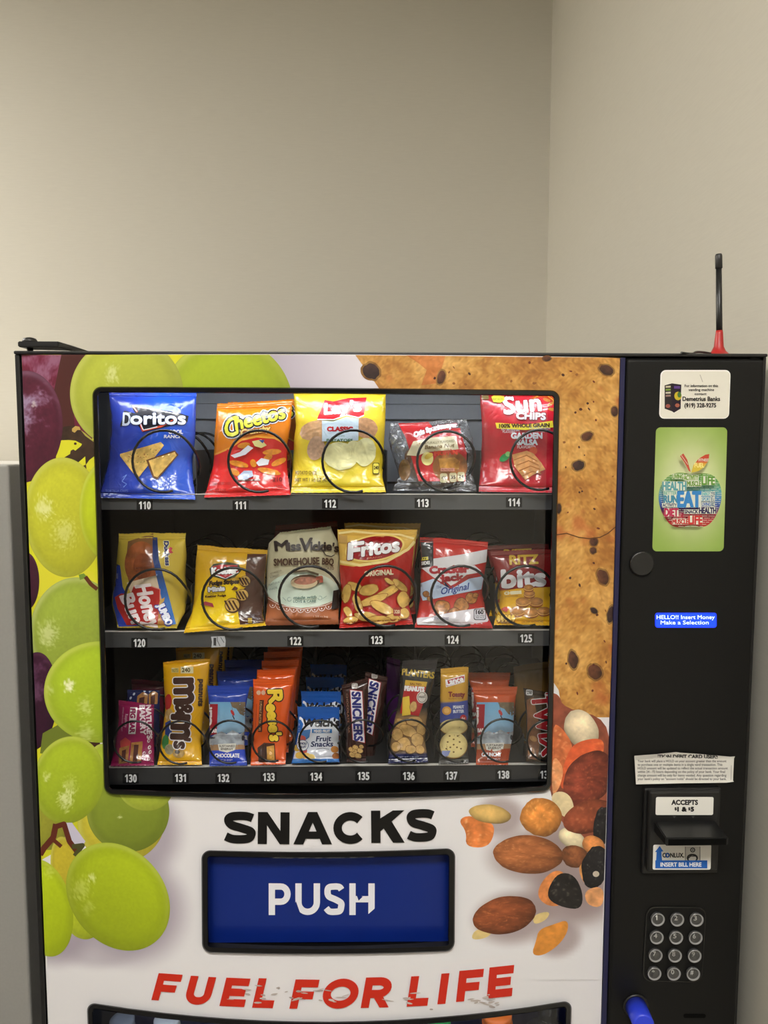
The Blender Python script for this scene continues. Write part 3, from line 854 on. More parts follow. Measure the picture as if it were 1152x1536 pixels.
blob((883, 1168, 46, 34, -52, .05), (124, 58, 42), 54, .25, (176, 98, 66), .06, (1, 2))
blob([(826, 1190), (846, 1186), (860, 1200), (862, 1230), (846, 1226), (830, 1212)], (224, 204, 160), 55, .12)
blob((858, 1258, 22, 14, 30), (230, 214, 176), 56, .1)
blob((884, 1225, 40, 24, -18, .05), (138, 70, 46), 57, .25, (180, 110, 74), .06)
blob((903, 1238, 13, 30, 5, .15), (34, 32, 33), 58, .4, (110, 108, 104))
blob((812, 1226, 30, 28, 20, .12, 2.5), (208, 134, 64), 59, .2, (240, 186, 110))
blob((890, 1268, 18, 14, 30, .1), (214, 138, 78), 60)
blob((862, 1285, 21, 17, 20, .15), (128, 78, 48), 61, .3)
blob([(805, 1345), (812, 1322), (832, 1304), (850, 1310), (845, 1358), (822, 1360)], (212, 132, 74), 62, .2)
blob([(866, 1300), (880, 1292), (888, 1320), (876, 1328)], (216, 148, 84), 63)
blob((792, 1282, 53, 29, 4, .04, 1.9), (162, 98, 58), 64, .2, (200, 138, 86), .05, (1, 3))
blob((893, 1300, 20, 32, 12, .15), (36, 34, 35), 65, .4, (120, 118, 112)); A.ell(894, 1311, 5, 4.5, (196, 184, 166))
blob([(822, 1332), (838, 1308), (862, 1312), (875, 1340), (872, 1364), (846, 1362), (822, 1350)], (34, 31, 30), 66, .4, (116, 108, 96))
blob([(876, 1335), (xr(1330), 1328), (xr(1360), 1362), (880, 1358)], (220, 156, 104), 67, .2)
blob([(705, 1410), (714, 1392), (740, 1398), (728, 1408)], (214, 190, 128), 68, .1)
blob([(800, 1372), (826, 1366), (820, 1380), (800, 1388)], (214, 190, 128), 69, .1)
blob((757, 1373, 49, 28, -12, .04, 1.9), (136, 74, 44), 70, .22, (180, 108, 66), .05, (1, 3))
blob([(797, 1432), (804, 1412), (808, 1394), (832, 1386), (852, 1379), (852, 1398), (838, 1418), (814, 1434)], (214, 140, 58), 71, .15)
blob([(687, 1230), (704, 1222), (742, 1234), (740, 1258), (728, 1272), (698, 1270), (700, 1248)], (212, 124, 66), 72, .25, (244, 196, 144))
blob((735, 1221, 32, 14, 8, .06), (210, 174, 104), 73, .1)

# --- lettering on the panel
BLK = (16, 15, 14)
for ch, x0, x1, yt, yb, rot in (('S', 335, 383, 1217, 1265, 1), ('N', 386.5, 434, 1218, 1266, .6), ('A', 440, 498, 1218, 1266.5, 0), ('C', 500, 549, 1218, 1266, 0), ('K', 557, 607, 1216, 1264.5, -.6), ('S', 610, 655, 1214, 1263, -1)):
    big_letter(A, ch, x0, yt, x1, yb, .265 if ch in 'SC' else .285, BLK, 0, rot)
RED = (196, 44, 26)
for ch, x0, x1, yt, yb, rot in (('F', 227, 263, 1459, 1500, 4), ('U', 275, 313, 1463, 1506, 3.6), ('E', 329, 366, 1466, 1509, 2.6), ('L', 378, 409, 1467, 1511.5, 1.6), ('F', 434, 470, 1469, 1513, .8),
                                ('O', 480, 533, 1468, 1513, 0), ('R', 541, 583, 1466.5, 1512, -1.2), ('L', 610, 641, 1465, 1510, -2.6), ('I', 656, 667, 1461, 1506.5, -3.6), ('F', 684, 721, 1457, 1503, -5), ('E', 730, 768, 1452, 1498, -6)):
    big_letter(A, ch, x0, yt, x1, yb, .265, RED, .2, rot)
# scuffs where the vinyl has rubbed off
for i in range(46):
    x = rnd.choice([rnd.gauss(410, 26), rnd.gauss(480, 30), rnd.gauss(640, 40), rnd.gauss(735, 14)]); y = rnd.gauss(1494, 6) + (6 if x > 500 else 0)
    A.ell(x, y, rnd.uniform(2, 9), rnd.uniform(.5, 1.6), rnd.choice([(186, 176, 170), (200, 190, 186), (170, 160, 156)]), rnd.uniform(-20, 15), wob=.4, seed=i)
def door_map(P, off):
    return door_pt(P, off)
def clip_art(art, cuts, boxes):
    """trim printed shapes: cuts are lines the faces are split along, boxes say which face centres go"""
    P, L, C_, F_ = art.arrays()
    bm = bmesh.new(); lc = bm.verts.layers.float_color.new('c'); ll = bm.verts.layers.float.new('l')
    vs = []
    for p, l, c in zip(P, L, C_):
        v = bm.verts.new((p[0], p[1], 0)); v[lc] = (*c, 1); v[ll] = l; vs.append(v)
    for f in F_:
        try: bm.faces.new([vs[i] for i in f])
        except ValueError: pass
    for (x0, y0), (x1, y1) in cuts:
        n = Vector((y1 - y0, x0 - x1, 0)).normalized(); o = Vector((x0, y0, 0))
        fs = [f for f in bm.faces if min((v.co - o).dot(n) for v in f.verts) < -1e-4 and max((v.co - o).dot(n) for v in f.verts) > 1e-4]
        g = set(fs)
        for f in fs: g.update(f.edges); g.update(f.verts)
        bmesh.ops.bisect_plane(bm, geom=list(g), plane_co=o, plane_no=n)
    dead = [f for f in bm.faces if any(b(*f.calc_center_median()[:2]) for b in boxes)]
    bmesh.ops.delete(bm, geom=dead, context='FACES')
    bm.verts.index_update()
    art.P = [np.array([v.co[:2] for v in bm.verts])]; art.L = [np.array([v[ll] for v in bm.verts])]
    art.C = [np.array([v[lc][:3] for v in bm.verts])]; art.F = [tuple(v.index for v in f.verts) for f in bm.faces]
    bm.free()
w0, w1, w2, w3 = (143, 585), (836, 590), (823, 1183), (161, 1189)
wl = lambda y: 143 + 18 * (y - 585) / 604
wr = lambda y: 836 - 13 * (y - 590) / 593
wt = lambda x: 585 + 5 * (x - 143) / 693
wb = lambda x: 1189 - 6 * (x - 161) / 662 + 10 * max(0, 1 - ((x - 492) / 331) ** 2) - 1
A.refine(9)
clip_art(A, [(w0, w1), (w1, w2), (w0, w3), ((150, 1187), (300, 1194)), ((32.1, 530), (71.1, 1536)), ((931, 535), (909, 1200)), ((909, 1200), (904, 1351)), ((0, 531.6), (1152, 531.6))],
         [lambda x, y: wl(y) < x < wr(y) and wt(x) < y < wb(x), lambda x, y: x < XL_(y) - .3, lambda x, y: x > xr(y) + .3, lambda x, y: y < 531.6])
door = lay(A, door_map, 'door_panel', M['vinyl'], VM, unit=.000007, base=.0002, smooth=False, extra=(dV, dF, dC))

# --- frames, panes, flap
ring_frame('window_frame', WIN, WBT, WBB, 9, 14, door_pt, .007, .03, M['gloss_black'], VM)
ring_frame('delivery_frame', DEL, DBT, DBB, 10, 14, door_pt, .006, .03, M['gloss_black'], VM)
ring_frame('drinks_window_frame', LOW, LBT, LBB, 9, 14, door_pt, .007, .03, M['gloss_black'], VM)
def pane(name, c, bt, bb, off, material, parent, ins=.006):
    ns = 28
    s = np.tile(np.linspace(ins, 1 - ins, ns), 2); t = np.repeat([ins, 1 - ins], ns)
    q = st(c, bt, bb, s, t)
    V = np.concatenate([door_pt(q, off), door_pt(q, off - .003)])
    n2 = 2 * ns
    F = [(i, i + ns, i + ns + 1, i + 1) for i in range(ns - 1)]
    return link(name, mesh_from(V[:n2], F, True), material, parent)
pane('window_pane', WIN, WBT, WBB, -.006, M['glass'], VM)
pane('drinks_window_pane', LOW, LBT, LBB, -.006, M['glass'], VM)

# push flap: recessed, with its own lettering, and a black lip under it
fa = Art()
def flap(x, y): return np.tile(np.array((10, 34, 112.)), (len(x), 1)) * (1 + .03 * noise(x, y, 2, 3, .05))[:, None]
fa.poly([(308, 1282), (676, 1280), (676, 1412), (309, 1414)], flap, 8)
fa.rrect(320, 1284, 668, 1389, 6, (17, 40, 116), 8)
for ch, x0, x1 in (('P', 403, 436), ('U', 443, 480), ('S', 486, 517), ('H', 524, 562)):
    big_letter(fa, ch, x0, 1325, x1, 1372.5, .2, (232, 232, 238))
fa.poly([(549, 1374), (563, 1362), (563, 1374)], (17, 40, 116)); fa.poly([(534, 1340), (544, 1345), (538, 1351)], (17, 40, 116))
fa.poly([(452, 1375), (440, 1360), (444, 1352), (441, 1375)], (17, 40, 116))
fl = lay(fa, lambda P, off: door_pt(P, off - .014), 'push_flap', M['push_blue'], VM, unit=.00005, smooth=True)
lip = st(DEL, DBT, DBB, np.array([.02, .98, .98, .02]), np.array([.88, .88, .985, .985]))
L0 = door_pt(lip, -.016); L1 = door_pt(lip, -.001)
MB().prism([L0[0], L0[1], L1[2], L1[3]], (0, .006, 0)).build('flap_lip', M['gloss_black'], VM)

# ------------------------------------------------------------------ control panel on the right
PY = -0.006
cz1 = float(pt(1040, 538, PY)[2])
MB().box((xs1, PY, zbot), (HALF - .003, .014, cz1), .004, 3).build('control_panel', M['panel_black'], VM)
MB().box((HALF - .003, -.002, zbot), (HALF, .012, ztop + .001)).build('side_trim', M['soft_black'], VM)
def pmap(Y):
    return lambda P, off: at(P, Y - off)
def sticker(name, art, Y, material=None, parent=VM, unit=.00004, base=.0003):
    return lay(art, pmap(Y), name, material or M['sticker'], parent, unit, base, smooth=False)
PAPER = (226, 222, 208)
# contact sticker
a = Art(); a.rrect(991, 555, 1096, 628, 8, (240, 238, 232), skew=-.035); a.rrect(992.5, 557, 1095, 627, 7, PAPER, skew=-.035)
a.poly([(997, 578), (1008, 575), (1008, 617), (997, 613)], (40, 32, 34)); a.poly([(1008, 575), (1022, 577), (1021, 613), (1011, 619), (1008, 617)], (34, 22, 36))
for i, y in enumerate((579, 583.5, 588, 592.5)): a.poly([(998.5, y), (1006, y - .5), (1006, y + 2.3), (998.5, y + 2.6)], [(190, 180, 150), (120, 150, 60), (200, 190, 170), (150, 120, 110)][i])
a.ell(1017, 594, 5.5, 6.5, (190, 170, 40)); a.ell(1019, 592, 3, 4.5, (70, 110, 50)); a.ell(1002, 609, 3.5, 3, (150, 80, 70)); a.ell(1016, 608, 3.5, 3, (160, 90, 70)); a.rect(1011, 579, 1020, 583, (90, 60, 130))
TX = (40, 38, 36)
a.text('For information on this', 1027, 580.5, 50, 3.8, TX, grow=.12); a.text('vending machine', 1033, 586.4, 38, 3.8, TX, grow=.12); a.text('contact:', 1042, 592.5, 18, 3.6, TX, grow=.12)
a.text('Demetrius Banks', 1024, 601.3, 56, 6.2, (26, 25, 24), grow=.25); a.text('(919) 328-9275', 1027, 611, 47, 6.2, (26, 25, 24), grow=.25)
a.line([(1050, 562), (1054, 573)], 1.0, (176, 170, 156))
sticker('contact_sticker', a, PY)
# the apple sign
a = Art()
def green(x, y):
    d = np.hypot((x - 1036) / 78, (y - 730) / 112); t = np.clip(d - .1, 0, 1)[:, None]; t = t * t * (3 - 2 * t)
    n = noise(x, y, 8, 3, .06)
    return (np.array((206, 210, 166.)) * (1 - t) + np.array((132, 158, 72.)) * t) * (1 + .03 * n)[:, None]
a.rrect(984, 641, 1091, 827, 7, green, 6, skew=-.03)
W1 = (206, 208, 190)
# apple silhouette filled with a rainbow
ap = [(1036, 712), (1026, 709), (1014, 709), (1002, 714), (993, 724), (988, 738), (988, 754), (993, 770), (1002, 784), (1012, 791), (1024, 791), (1032, 788), (1042, 788), (1052, 791), (1063, 788), (1073, 776), (1080, 760), (1083, 744), (1081, 728), (1073, 715), (1062, 710), (1049, 710)]
p = np.array(ap, float)
for _ in range(2):
    q = np.roll(p, -1, 0); p = np.stack([.75 * p + .25 * q, .25 * p + .75 * q], 1).reshape(-1, 2)
bands = [(709, (104, 146, 58)), (724, (92, 150, 86)), (736, (92, 156, 156)), (748, (74, 128, 176)), (758, (58, 84, 150)), (764, (84, 52, 110)), (772, (178, 48, 72)), (791, (176, 58, 44))]
def rain(x, y): return np.stack([np.interp(y, [b[0] for b in bands], [b[1][k] for b in bands]) for k in range(3)], 1)
a.poly([tuple(v) for v in p], rain, 3)
for i, y in enumerate(np.arange(712, 790, 3.1)):       # fine rows of small words read as broken pale lines
    hwid = np.interp(y, [709, 720, 740, 760, 780, 791], [24, 42, 47, 43, 33, 16]); x = 1036 - hwid
    while x < 1036 + hwid - 2:
        L = rnd.uniform(4, 11); a.line([(x, y), (min(x + L, 1036 + hwid), y)], .55, W1); x += L + rnd.uniform(1, 3)
def word(t, x, y, w, h, c, g=.35, rot=0, box=True):
    if box and not rot: a.rect(x - .8, y - h - .8, x + w + .8, y + .8, W1)
    if box and rot: a.rect(x - .8, y - w - .8, x + h + .8, y + .8, W1) if rot < 0 else None
    a.text(t, x if rot == 0 else x + h, y, w, h, c, rot, grow=g)
word('LIVING', 1009, 718, 16, 6.5, (106, 146, 60)); word('ACTIVITY', 1026, 720, 21, 7, (110, 146, 56)); word('LIFE', 1053, 727, 19, 12, (88, 138, 46), .6)
word('HEALTH', 994, 735, 35, 12, (84, 146, 150), .6); word('MUSCLE', 1031, 729, 20, 7, (98, 138, 48))
word('BETTER', 996, 742, 19, 4.8, (98, 160, 140), .2); word('RUN', 996, 754, 20, 10.5, (62, 128, 150), .7); word('EAT', 1017, 760, 34, 22, (52, 122, 180), 1.5)
word('SPORT', 1053, 751, 13, 5, (72, 140, 170), .2); word('LIVING', 1053, 759, 13, 5, (60, 96, 160), .2); word('ENERGY', 1053, 743, 12, 4, (90, 170, 170), .2); word('LIFESTYLE', 1067, 762, 24, 4.5, (50, 90, 120), .2, -90)
word('ACTIVITY', 994, 760, 21, 4.6, (36, 44, 90), .2); word('DIET', 997, 774, 20, 11, (172, 36, 74), .7); word('SNACK', 1027, 770, 20, 5, (34, 30, 70), .3); word('HEALTH', 1049, 770, 25, 8.5, (42, 34, 74), .5)
word('MUSCLE', 1009, 786, 23, 7, (178, 44, 44), .4); word('LIFE', 1033, 786, 20, 12, (188, 48, 46), .7)
lf = [(1037, 709), (1040, 698), (1048, 688), (1058, 682), (1064, 681), (1063, 690), (1056, 701), (1047, 707)]
a.poly(lf, lambda x, y: np.stack([np.interp(y, [682, 692, 697, 709], c) for c in ((178, 186, 206, 196), (62, 66, 176, 176), (40, 44, 62, 62))], 1), 3)
a.text('FITNESS', 1048, 692, 15, 4, W1, grow=.1); a.text('FUEL', 1042, 701, 14, 6.5, (232, 222, 140), grow=.2)
a.poly([(1020, 684), (1025, 680), (1031, 690), (1036, 708), (1033, 706), (1027, 694)], (176, 70, 52)); a.line([(1022, 683), (1032, 697)], .6, W1)
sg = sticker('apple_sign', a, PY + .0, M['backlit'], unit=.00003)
# display
a = Art(); a.rrect(982.5, 919, 1075, 941.5, 4, (16, 52, 232)); a.rrect(984, 920.5, 1073.5, 940, 3, (20, 66, 240))
a.text('HELLO!! Insert Money', 985, 928.5, 87, 5.6, (205, 228, 255), grow=.12); a.text('Make a Selection', 991, 936.5, 72, 5.6, (205, 228, 255), grow=.12)
lcd = print_mat('lit_display', .2, 0, 1, emit=1.0)
sticker('display', a, PY, lcd)
# round black cover
e0 = pt(962, 845, PY)
MB().lathe([(.0150, PY + .001), (.0150, PY - .003), (.0135, PY - .004)], (e0[0], 0, e0[2]), 'Y', 32).build('lock_cover', M['soft_black'], VM)
# curled paper notice
a = Art(); pp = [(951.5, 1134), (985, 1131.5), (1014, 1128.5), (1050, 1131), (1095, 1135), (1102.5, 1134.5), (1101, 1138), (1099.5, 1171), (1101, 1172.5), (1090, 1174), (1020, 1175), (954, 1176.5)]
def paper(x, y): return np.array((222, 219, 210.)) * (1 + .03 * noise(x, y, 3, 3, .07))[:, None]
a.poly(pp, paper, 5)
a.text('ATTENTION DEBIT CARD USERS', 963, 1137.5, 114, 5.2, (46, 45, 44), grow=.4)
a.poly([(952, 1133.6), (985, 1131.2), (1014, 1128), (1019, 1128.6), (980, 1137.5), (953, 1140)], (214, 211, 203))
for i, t in enumerate(('Your bank will place a HOLD on your account greater than the amount', 'to purchase one or multiple items in a single vend transaction. This', 'HOLD amount will be updated to reflect the actual transaction amount',
                       'within 24 - 72 hours depending on the policy of your bank. Your final', 'charge amount will be only for items vended. Any question regarding', 'your bank\'s policy on "account holds" should be directed to your bank.')):
    a.text(t, 956.5, 1143.3 + 5.35 * i, (133, 127, 135, 131, 133, 133)[i], 3.5, (70, 68, 66), grow=.08)
a.line([(1097, 1148), (1096.5, 1170)], .8, (150, 148, 142))
def pm(P, off):
    x, y = P[:, 0], P[:, 1]
    curl = .004 * np.clip((np.abs(x - 1027) - 50) / 25, 0, 1) ** 2 + .003 * np.clip((1137 - y) / 8, 0, 1) + .002 * np.clip((y - 1168) / 8, 0, 1) + .0006 * (1 + noise(x, y, 5, 2, .05))
    return at(P, PY - off - curl)
lay(a, pm, 'paper_notice', M['sticker'], VM, .00003, .0004, smooth=True)
# bill acceptor
BA = empty('bill_acceptor', pt(1025, 1306, PY), parent=VM)
def bx(x0, y0, x1, y1, Ya, Yb, yr=None):
    p, q = pt(x0, y0, Yb), pt(x1, y1, Yb)
    return (p[0], Ya, p[2]), (q[0], Yb, q[2])
mb = MB(); mb.box(*bx(967, 1183, 1077, 1310, PY + .001, PY - .007), .002); mb.box(*bx(974, 1187, 1077, 1307, PY - .007, PY - .014), .003)
mb.build('bezel', M['soft_black'], BA)
FY_ = PY - .014
q0, q1 = pt(982, 1232, FY_), pt(1073, 1232, FY_)
za = q0[2]; yo = FY_ - .036; zb = pt(1030, 1257, yo)[2]; zc_ = pt(1030, 1269, yo)[2]; zd = pt(1030, 1262, FY_)[2]
mb = MB().prism([(q0[0], FY_ + .001, za), (q0[0], yo, zb), (q0[0], yo, zc_), (q0[0], FY_ + .001, zc_ - .002)], (q1[0] - q0[0], 0, 0))
mb.build('bill_hood', M['soft_black'], BA, bev=.0012)
x0h, x1h = q0[0] + .003, q1[0] - .003
MB().box((x0h, yo - .0004, zc_ + .001), (x1h, yo + .002, zb - .0015)).build('bill_slot', M['void'], BA)
a = Art(); a.rrect(984, 1195.5, 1070.5, 1222.5, 2.5, (232, 230, 222), skew=-.03)
a.text('ACCEPTS', 1007.5, 1207, 39, 6.8, (26, 25, 25), grow=.5); a.text('1 &', 1016.5, 1216.8, 13, 6, (26, 25, 25), grow=.7); a.text('5', 1036.5, 1216.8, 4, 6, (26, 25, 25), grow=.7)
a.text('$', 1012, 1215, 3, 3.8, (26, 25, 25), grow=.3); a.text('$', 1032.5, 1215, 3, 3.8, (26, 25, 25), grow=.3)
a.poly([(1009, 1224), (1014, 1224), (1011.5, 1227.5)], (80, 80, 80)); a.poly([(1037, 1224), (1042, 1224), (1039.5, 1227.5)], (80, 80, 80))
sticker('accepts_label', a, FY_, parent=BA)
a = Art(); a.rrect(980, 1267, 1067, 1304.5, 2.5, (234, 232, 226), skew=-.03)
a.text('CONLUX.', 994, 1286, 32, 6.3, (24, 24, 26), grow=.35); a.text('O', 998.3, 1286, 5.6, 6.3, (24, 90, 176), grow=.6)
a.rect(1028, 1270, 1050, 1292, (200, 198, 192)); a.ell(1039, 1275, 4, 3.8, (40, 40, 42)); a.ell(1039, 1275, 2.3, 2.2, (190, 190, 186)); a.ell(1039, 1275, 1.1, 1.1, (40, 40, 42))
a.ell(1038.5, 1287, 8.5, 6.5, (30, 30, 32)); a.ell(1038.5, 1287.5, 6, 4.6, (206, 204, 198)); a.line([(1031, 1289), (1036, 1284), (1044, 1284)], 1.6, (30, 30, 32)); a.line([(1028, 1270), (1028, 1291)], 1, (90, 90, 90)); a.line([(1050, 1270), (1050, 1291)], 1, (90, 90, 90))
a.rect(983, 1290.5, 1061, 1302.5, (30, 96, 184)); a.poly([(983.5, 1302), (985, 1278), (982.5, 1278), (989.5, 1269), (995, 1277), (992, 1277.5), (994, 1302)], (30, 96, 184))
a.text('INSERT BILL HERE', 991, 1299.8, 61, 6, (238, 240, 244), grow=.3)
sticker('insert_label', a, FY_, parent=BA)
# keypad
KP = empty('keypad', pt(1012, 1473, PY), parent=VM)
KC = [(970, 1360), (1060, 1361), (1053, 1473.5), (963.5, 1472.5)]
q = at(rr(KC, 0, 0, 0, 14), PY - .0012)
MB().prism([tuple(v) for v in q], (0, .003, 0)).build('key_plate', M['panel_black'], KP)
ring_frame('plate_edge', KC, 0, 0, 1.4, 14, lambda P, off: at(P, PY - .0012 - off), .0004, .001, M['gloss_black'], KP)
KX = [(985, 1014, 1043), (983.3, 1012.3, 1041.5), (981.7, 1010.7, 1040), (980, 1009, 1038)]
digits = ['1', '2', '3', '4', '5', '6', '7', '8', '9', '*', '0', '#']
for r in range(4):
    for c in range(3):
        x, y = KX[r][c], 1376.5 + 27 * r + (0, .3, .6)[c]
        o = pt(x, y, PY - .001); R = .0092; Yk = PY - .001
        k = MB().lathe([(R, Yk), (R, Yk - .0035), (R * .93, Yk - .0048), (R * .80, Yk - .0048), (R * .74, Yk - .0036), (R * .45, Yk - .0048), (R * .1, Yk - .0052)], (o[0], 0, o[2]), 'Y', 28)
        key = k.build('key', M['key'], KP)
        a = Art()
        if r + c == 0: a.poly([(x - .3, y - 3.6), (x + 1.1, y - 3.6), (x + 1.1, y + 3.6), (x - .5, y + 3.6), (x - .5, y - 1.6), (x - 1.9, y - 1), (x - 1.9, y - 2.2)], (214, 214, 210))
        else: a.text(digits[r * 3 + c], x - 2.3, y + 3.4, 4.4, 6.6 if digits[r * 3 + c] != '*' else 5.5, (214, 214, 210), grow=.3 if digits[r * 3 + c].isdigit() else .1)
        P, L, C_, F_ = a.arrays(); Vk = at(P, Yk - .0056)
        me = key.data; bm = bmesh.new(); bm.from_mesh(me)
        vv = [bm.verts.new(tuple(v)) for v in Vk]
        for f in F_:
            try: ff = bm.faces.new([vv[i] for i in f]); ff.material_index = 1
            except ValueError: pass
        for f in bm.faces:
            if f.material_index == 0:
                rr_c = math.hypot(f.calc_center_median().x - o[0], f.calc_center_median().z - o[2])
                if R * .72 < rr_c < R * .95: f.material_index = 2
        bm.to_mesh(me); bm.free(); me.materials.append(M['digit'] if 'digit' in M else M.setdefault('digit', mat('pale_key_digit', (205, 205, 200), .4))); me.materials.append(M['rim'] if 'rim' in M else M.setdefault('rim', mat('pale_key_rim', (150, 150, 150), .2, coat=.8)))
# coin return slot and blue lock cap
q = at(rr([(1025.5, 1521), (1059, 1521), (1058.5, 1527), (1025, 1527)], 0, 0, 0, 2.9, 5, 3), PY - .0004)
MB().prism([tuple(v) for v in q], (0, .001, 0)).build('coin_slot', M['void'], VM)
b0 = pt(953, 1508, PY); b1 = pt(966, 1538, PY - .045)
MB().tube([b0, b0 * .5 + b1 * .5, b0 * .05 + b1 * .95, b1], [.0135, .0132, .0128, .0105], 28).build('lock_cap', M['blue'], VM)
MB().lathe([(.0165, PY), (.0165, PY - .003), (.0145, PY - .0035)], (b0[0], 0, b0[2]), 'Y', 28).build('lock_ring', M['soft_black'], VM)

# ------------------------------------------------------------------ antenna on the roof
an = pt(1078, 523, .035); az = TOPZ
AN = empty('antenna', (an[0], .035, az), 'black whip antenna on a flared red base on top of the vending machine', 'antenna')
zt_ = pt(1078, 381, .035)[2]; zm = pt(1077, 497, .035)[2]; zcp = pt(1078, 403, .035)[2]
MB().lathe([(.0155, az), (.0155, az + .002), (.0125, az + .0035), (.0085, az + .0075), (.0058, az + .013), (.0045, zm - .003), (.0040, zm + .001)], (an[0], .035, 0), n=32).build('base', M['red'], AN)
tp = pt(1078, 381, .035)
ml = lambda z: Vector((an[0] + (tp[0] - an[0]) * (z - zm) / (tp[2] - zm), .035, z))
MB().tube([ml(zm - .002), ml(zm + .02), ml(zcp + .002)], [.0037, .0037, .0034], 20).build('mast', M['soft_black'], AN)
MB().tube([ml(zcp), ml(zcp + .0005), ml(zt_ - .002), ml(zt_)], [.0036, .0042, .0042, .0034], 20).build('cap', M['black'], AN)
c0 = Vector((an[0] - .012, .03, az + .004))
pts = [c0, c0 + Vector((-.012, -.006, .0008)), c0 + Vector((-.026, -.018, -.0005)), c0 + Vector((-.036, -.03, -.004)), Vector((pt(1022, 529, -.0085)[0], -.0085, pt(1022, 529, -.0085)[2]))]
def smooth_path(p, n=8):
    out = []
    for i in range(len(p) - 1):
        a, b, c, d = p[max(i - 1, 0)], p[i], p[i + 1], p[min(i + 2, len(p) - 1)]
        for k in range(n):
            t = k / n
            out.append(.5 * ((2 * b) + (c - a) * t + (2 * a - 5 * b + 4 * c - d) * t * t + (3 * b - a - 3 * c + d) * t ** 3))
    return out + [p[-1]]
MB().tube(smooth_path(pts), .0014, 8).build('cable', M['soft_black'], AN)

# ================================================================== trays, coils and number labels
ROWS = {1: dict(top=741, bot=764.5), 2: dict(top=945.5, bot=970), 3: dict(top=1148, bot=1174.5)}
SY = 0.05                                                       # front of the trays
LAB = {1: [(110, 217, 758), (111, 361, 758), (112, 495, 755.5), (113, 634, 754.5), (114, 771, 753.5)],
       2: [(120, 209, 964.5), (None, 328, 962.5), (122, 443, 961.5), (123, 565, 960), (124, 679, 959.5), (125, 789, 957.5)],
       3: [(130, 196, 1167.5), (131, 271, 1167), (132, 335, 1167), (133, 403, 1165.5), (134, 474, 1165), (135, 545, 1164), (136, 613, 1164), (137, 677, 1163.5), (138, 755, 1162), (139, 819, 1162)]}
COILS = {1: [(244, 692, 46), (388, 692, 46), (530, 692, 46.5), (671, 692, 45), (811, 690, 45)],
         2: [(232, 900, 46), (349, 899, 47), (464, 896, 46.5), (579, 895, 46), (692, 895, 46), (790, 895, 46)],
         3: [(201, 1114, 32), (270, 1115, 33), (344, 1114, 33), (408, 1113, 31), (480, 1113, 32.5), (543, 1113, 33), (614, 1112, 32.5), (686, 1112, 33), (754, 1112, 33.5), (822, 1112, 32)]}
DIVS = {1: [297, 437, 580, 719], 2: [290, 398, 509, 624, 740], 3: [238, 308, 374, 441, 512, 582, 652, 716, 783]}
PITCH = {1: .075, 2: .075, 3: .052}
TRAYZ = {}
def coil_mesh(cx, cy, r, Y, pitch, turns, wire=.0016):
    o = pt(cx, cy, Y); R = r * (Y - CAM[1]) / FPX
    pts = []
    for k in range(int(turns * 30) + 1):
        t = k / 30; fr = t - math.floor(t)
        s = .12 * fr / .72 if fr < .72 else .12 + .88 * ((fr - .72) / .28) ** 1.0
        a = math.radians(-72) - 2 * math.pi * t
        pts.append((o[0] + R * math.cos(a), Y + pitch * (math.floor(t) + s), o[2] + R * math.sin(a)))
    return MB().tube(pts, wire, 8)
for r, d in ROWS.items():
    zt, zb_ = float(pt(500, d['top'], SY)[2]), float(pt(500, d['bot'], SY - .002)[2])
    TRAYZ[r] = zt
    tr = MB().box((XI0 + .006, SY + .003, zt - .004), (XI1 - .002, .345 if r == 1 else .56, zt - .002)).box((XI0 + .006, SY + .003, zt - .016), (XI1 - .002, SY + .02, zt - .004)).build('snack_tray', M['tray'], VM)
    MB().prism([(XI0 + .006, SY, zt), (XI0 + .006, SY - .002, zb_), (XI0 + .006, SY + .003, zb_), (XI0 + .006, SY + .003, zt)], (XI1 - XI0 - .008, 0, 0)).build('price_strip', M['strip'] if r < 3 else M['tray'], tr)
    MB().box((XI0 + .006, SY - .0012, zt - .0008), (XI1 - .002, SY + .004, zt + .0002)).build('strip_edge', M['grey_side'], tr)
    for n, x, y in LAB[r]:
        a = Art()
        hh = 7.0
        if n is None:
            a.poly([(316.5, 955), (337, 954), (338.5, 961), (338, 970), (317, 971.5), (318, 963)], (198, 200, 204))
            for p in ([(321, 957), (324, 969)], [(326, 955), (326, 961), (330, 969)], [(331, 956), (336, 964)]): a.line(p, 1.2, (112, 114, 118))
            a.text('1', 320.5, 968, 3.5, 11, (60, 60, 62), grow=.3)
        else:
            a.rect(x - 12, y - 7.5, x + 12, y + 7.5, (16, 16, 17))
            ts = str(n); w = 18.5
            for i, ch in enumerate(ts):
                cw = 5.4
                cx = x - w / 2 + w * (i + .5) / 3
                if ch == '1':
                    a.poly([(cx - .2, y - 5.8), (cx + 1.8, y - 5.8), (cx + 1.8, y + 5.8), (cx - .4, y + 5.8), (cx - .4, y - 2.6), (cx - 2.3, y - 1.6), (cx - 2.3, y - 3.4)], (250, 250, 250))
                else:
                    a.text(ch, cx - cw / 2 + .5, y + 5.6, cw - .8, 11.0, (250, 250, 250), grow=.55)
        lay(a, lambda P, off, zt=zt, zb_=zb_: at(P, SY - .0026 - off), 'number_label', M['sticker'], tr, .00004, .0001, smooth=False)
    for x in DIVS[r]:
        p = pt(x, d['top'], SY + .03)
        MB().box((p[0] - .0005, SY + .022, zt - .003), (p[0] + .0005, .34 if r == 1 else .54, zt + (.055 if r < 3 else .03))).build('divider', M['tray'], tr)
    for cx, cy, rad in COILS[r]:
        coil_mesh(cx, cy, rad, .034, PITCH[r], (3.9, 6.0, 8.0)[r - 1], .0017 if r < 3 else .0014).build('coil', M['wire'], tr)

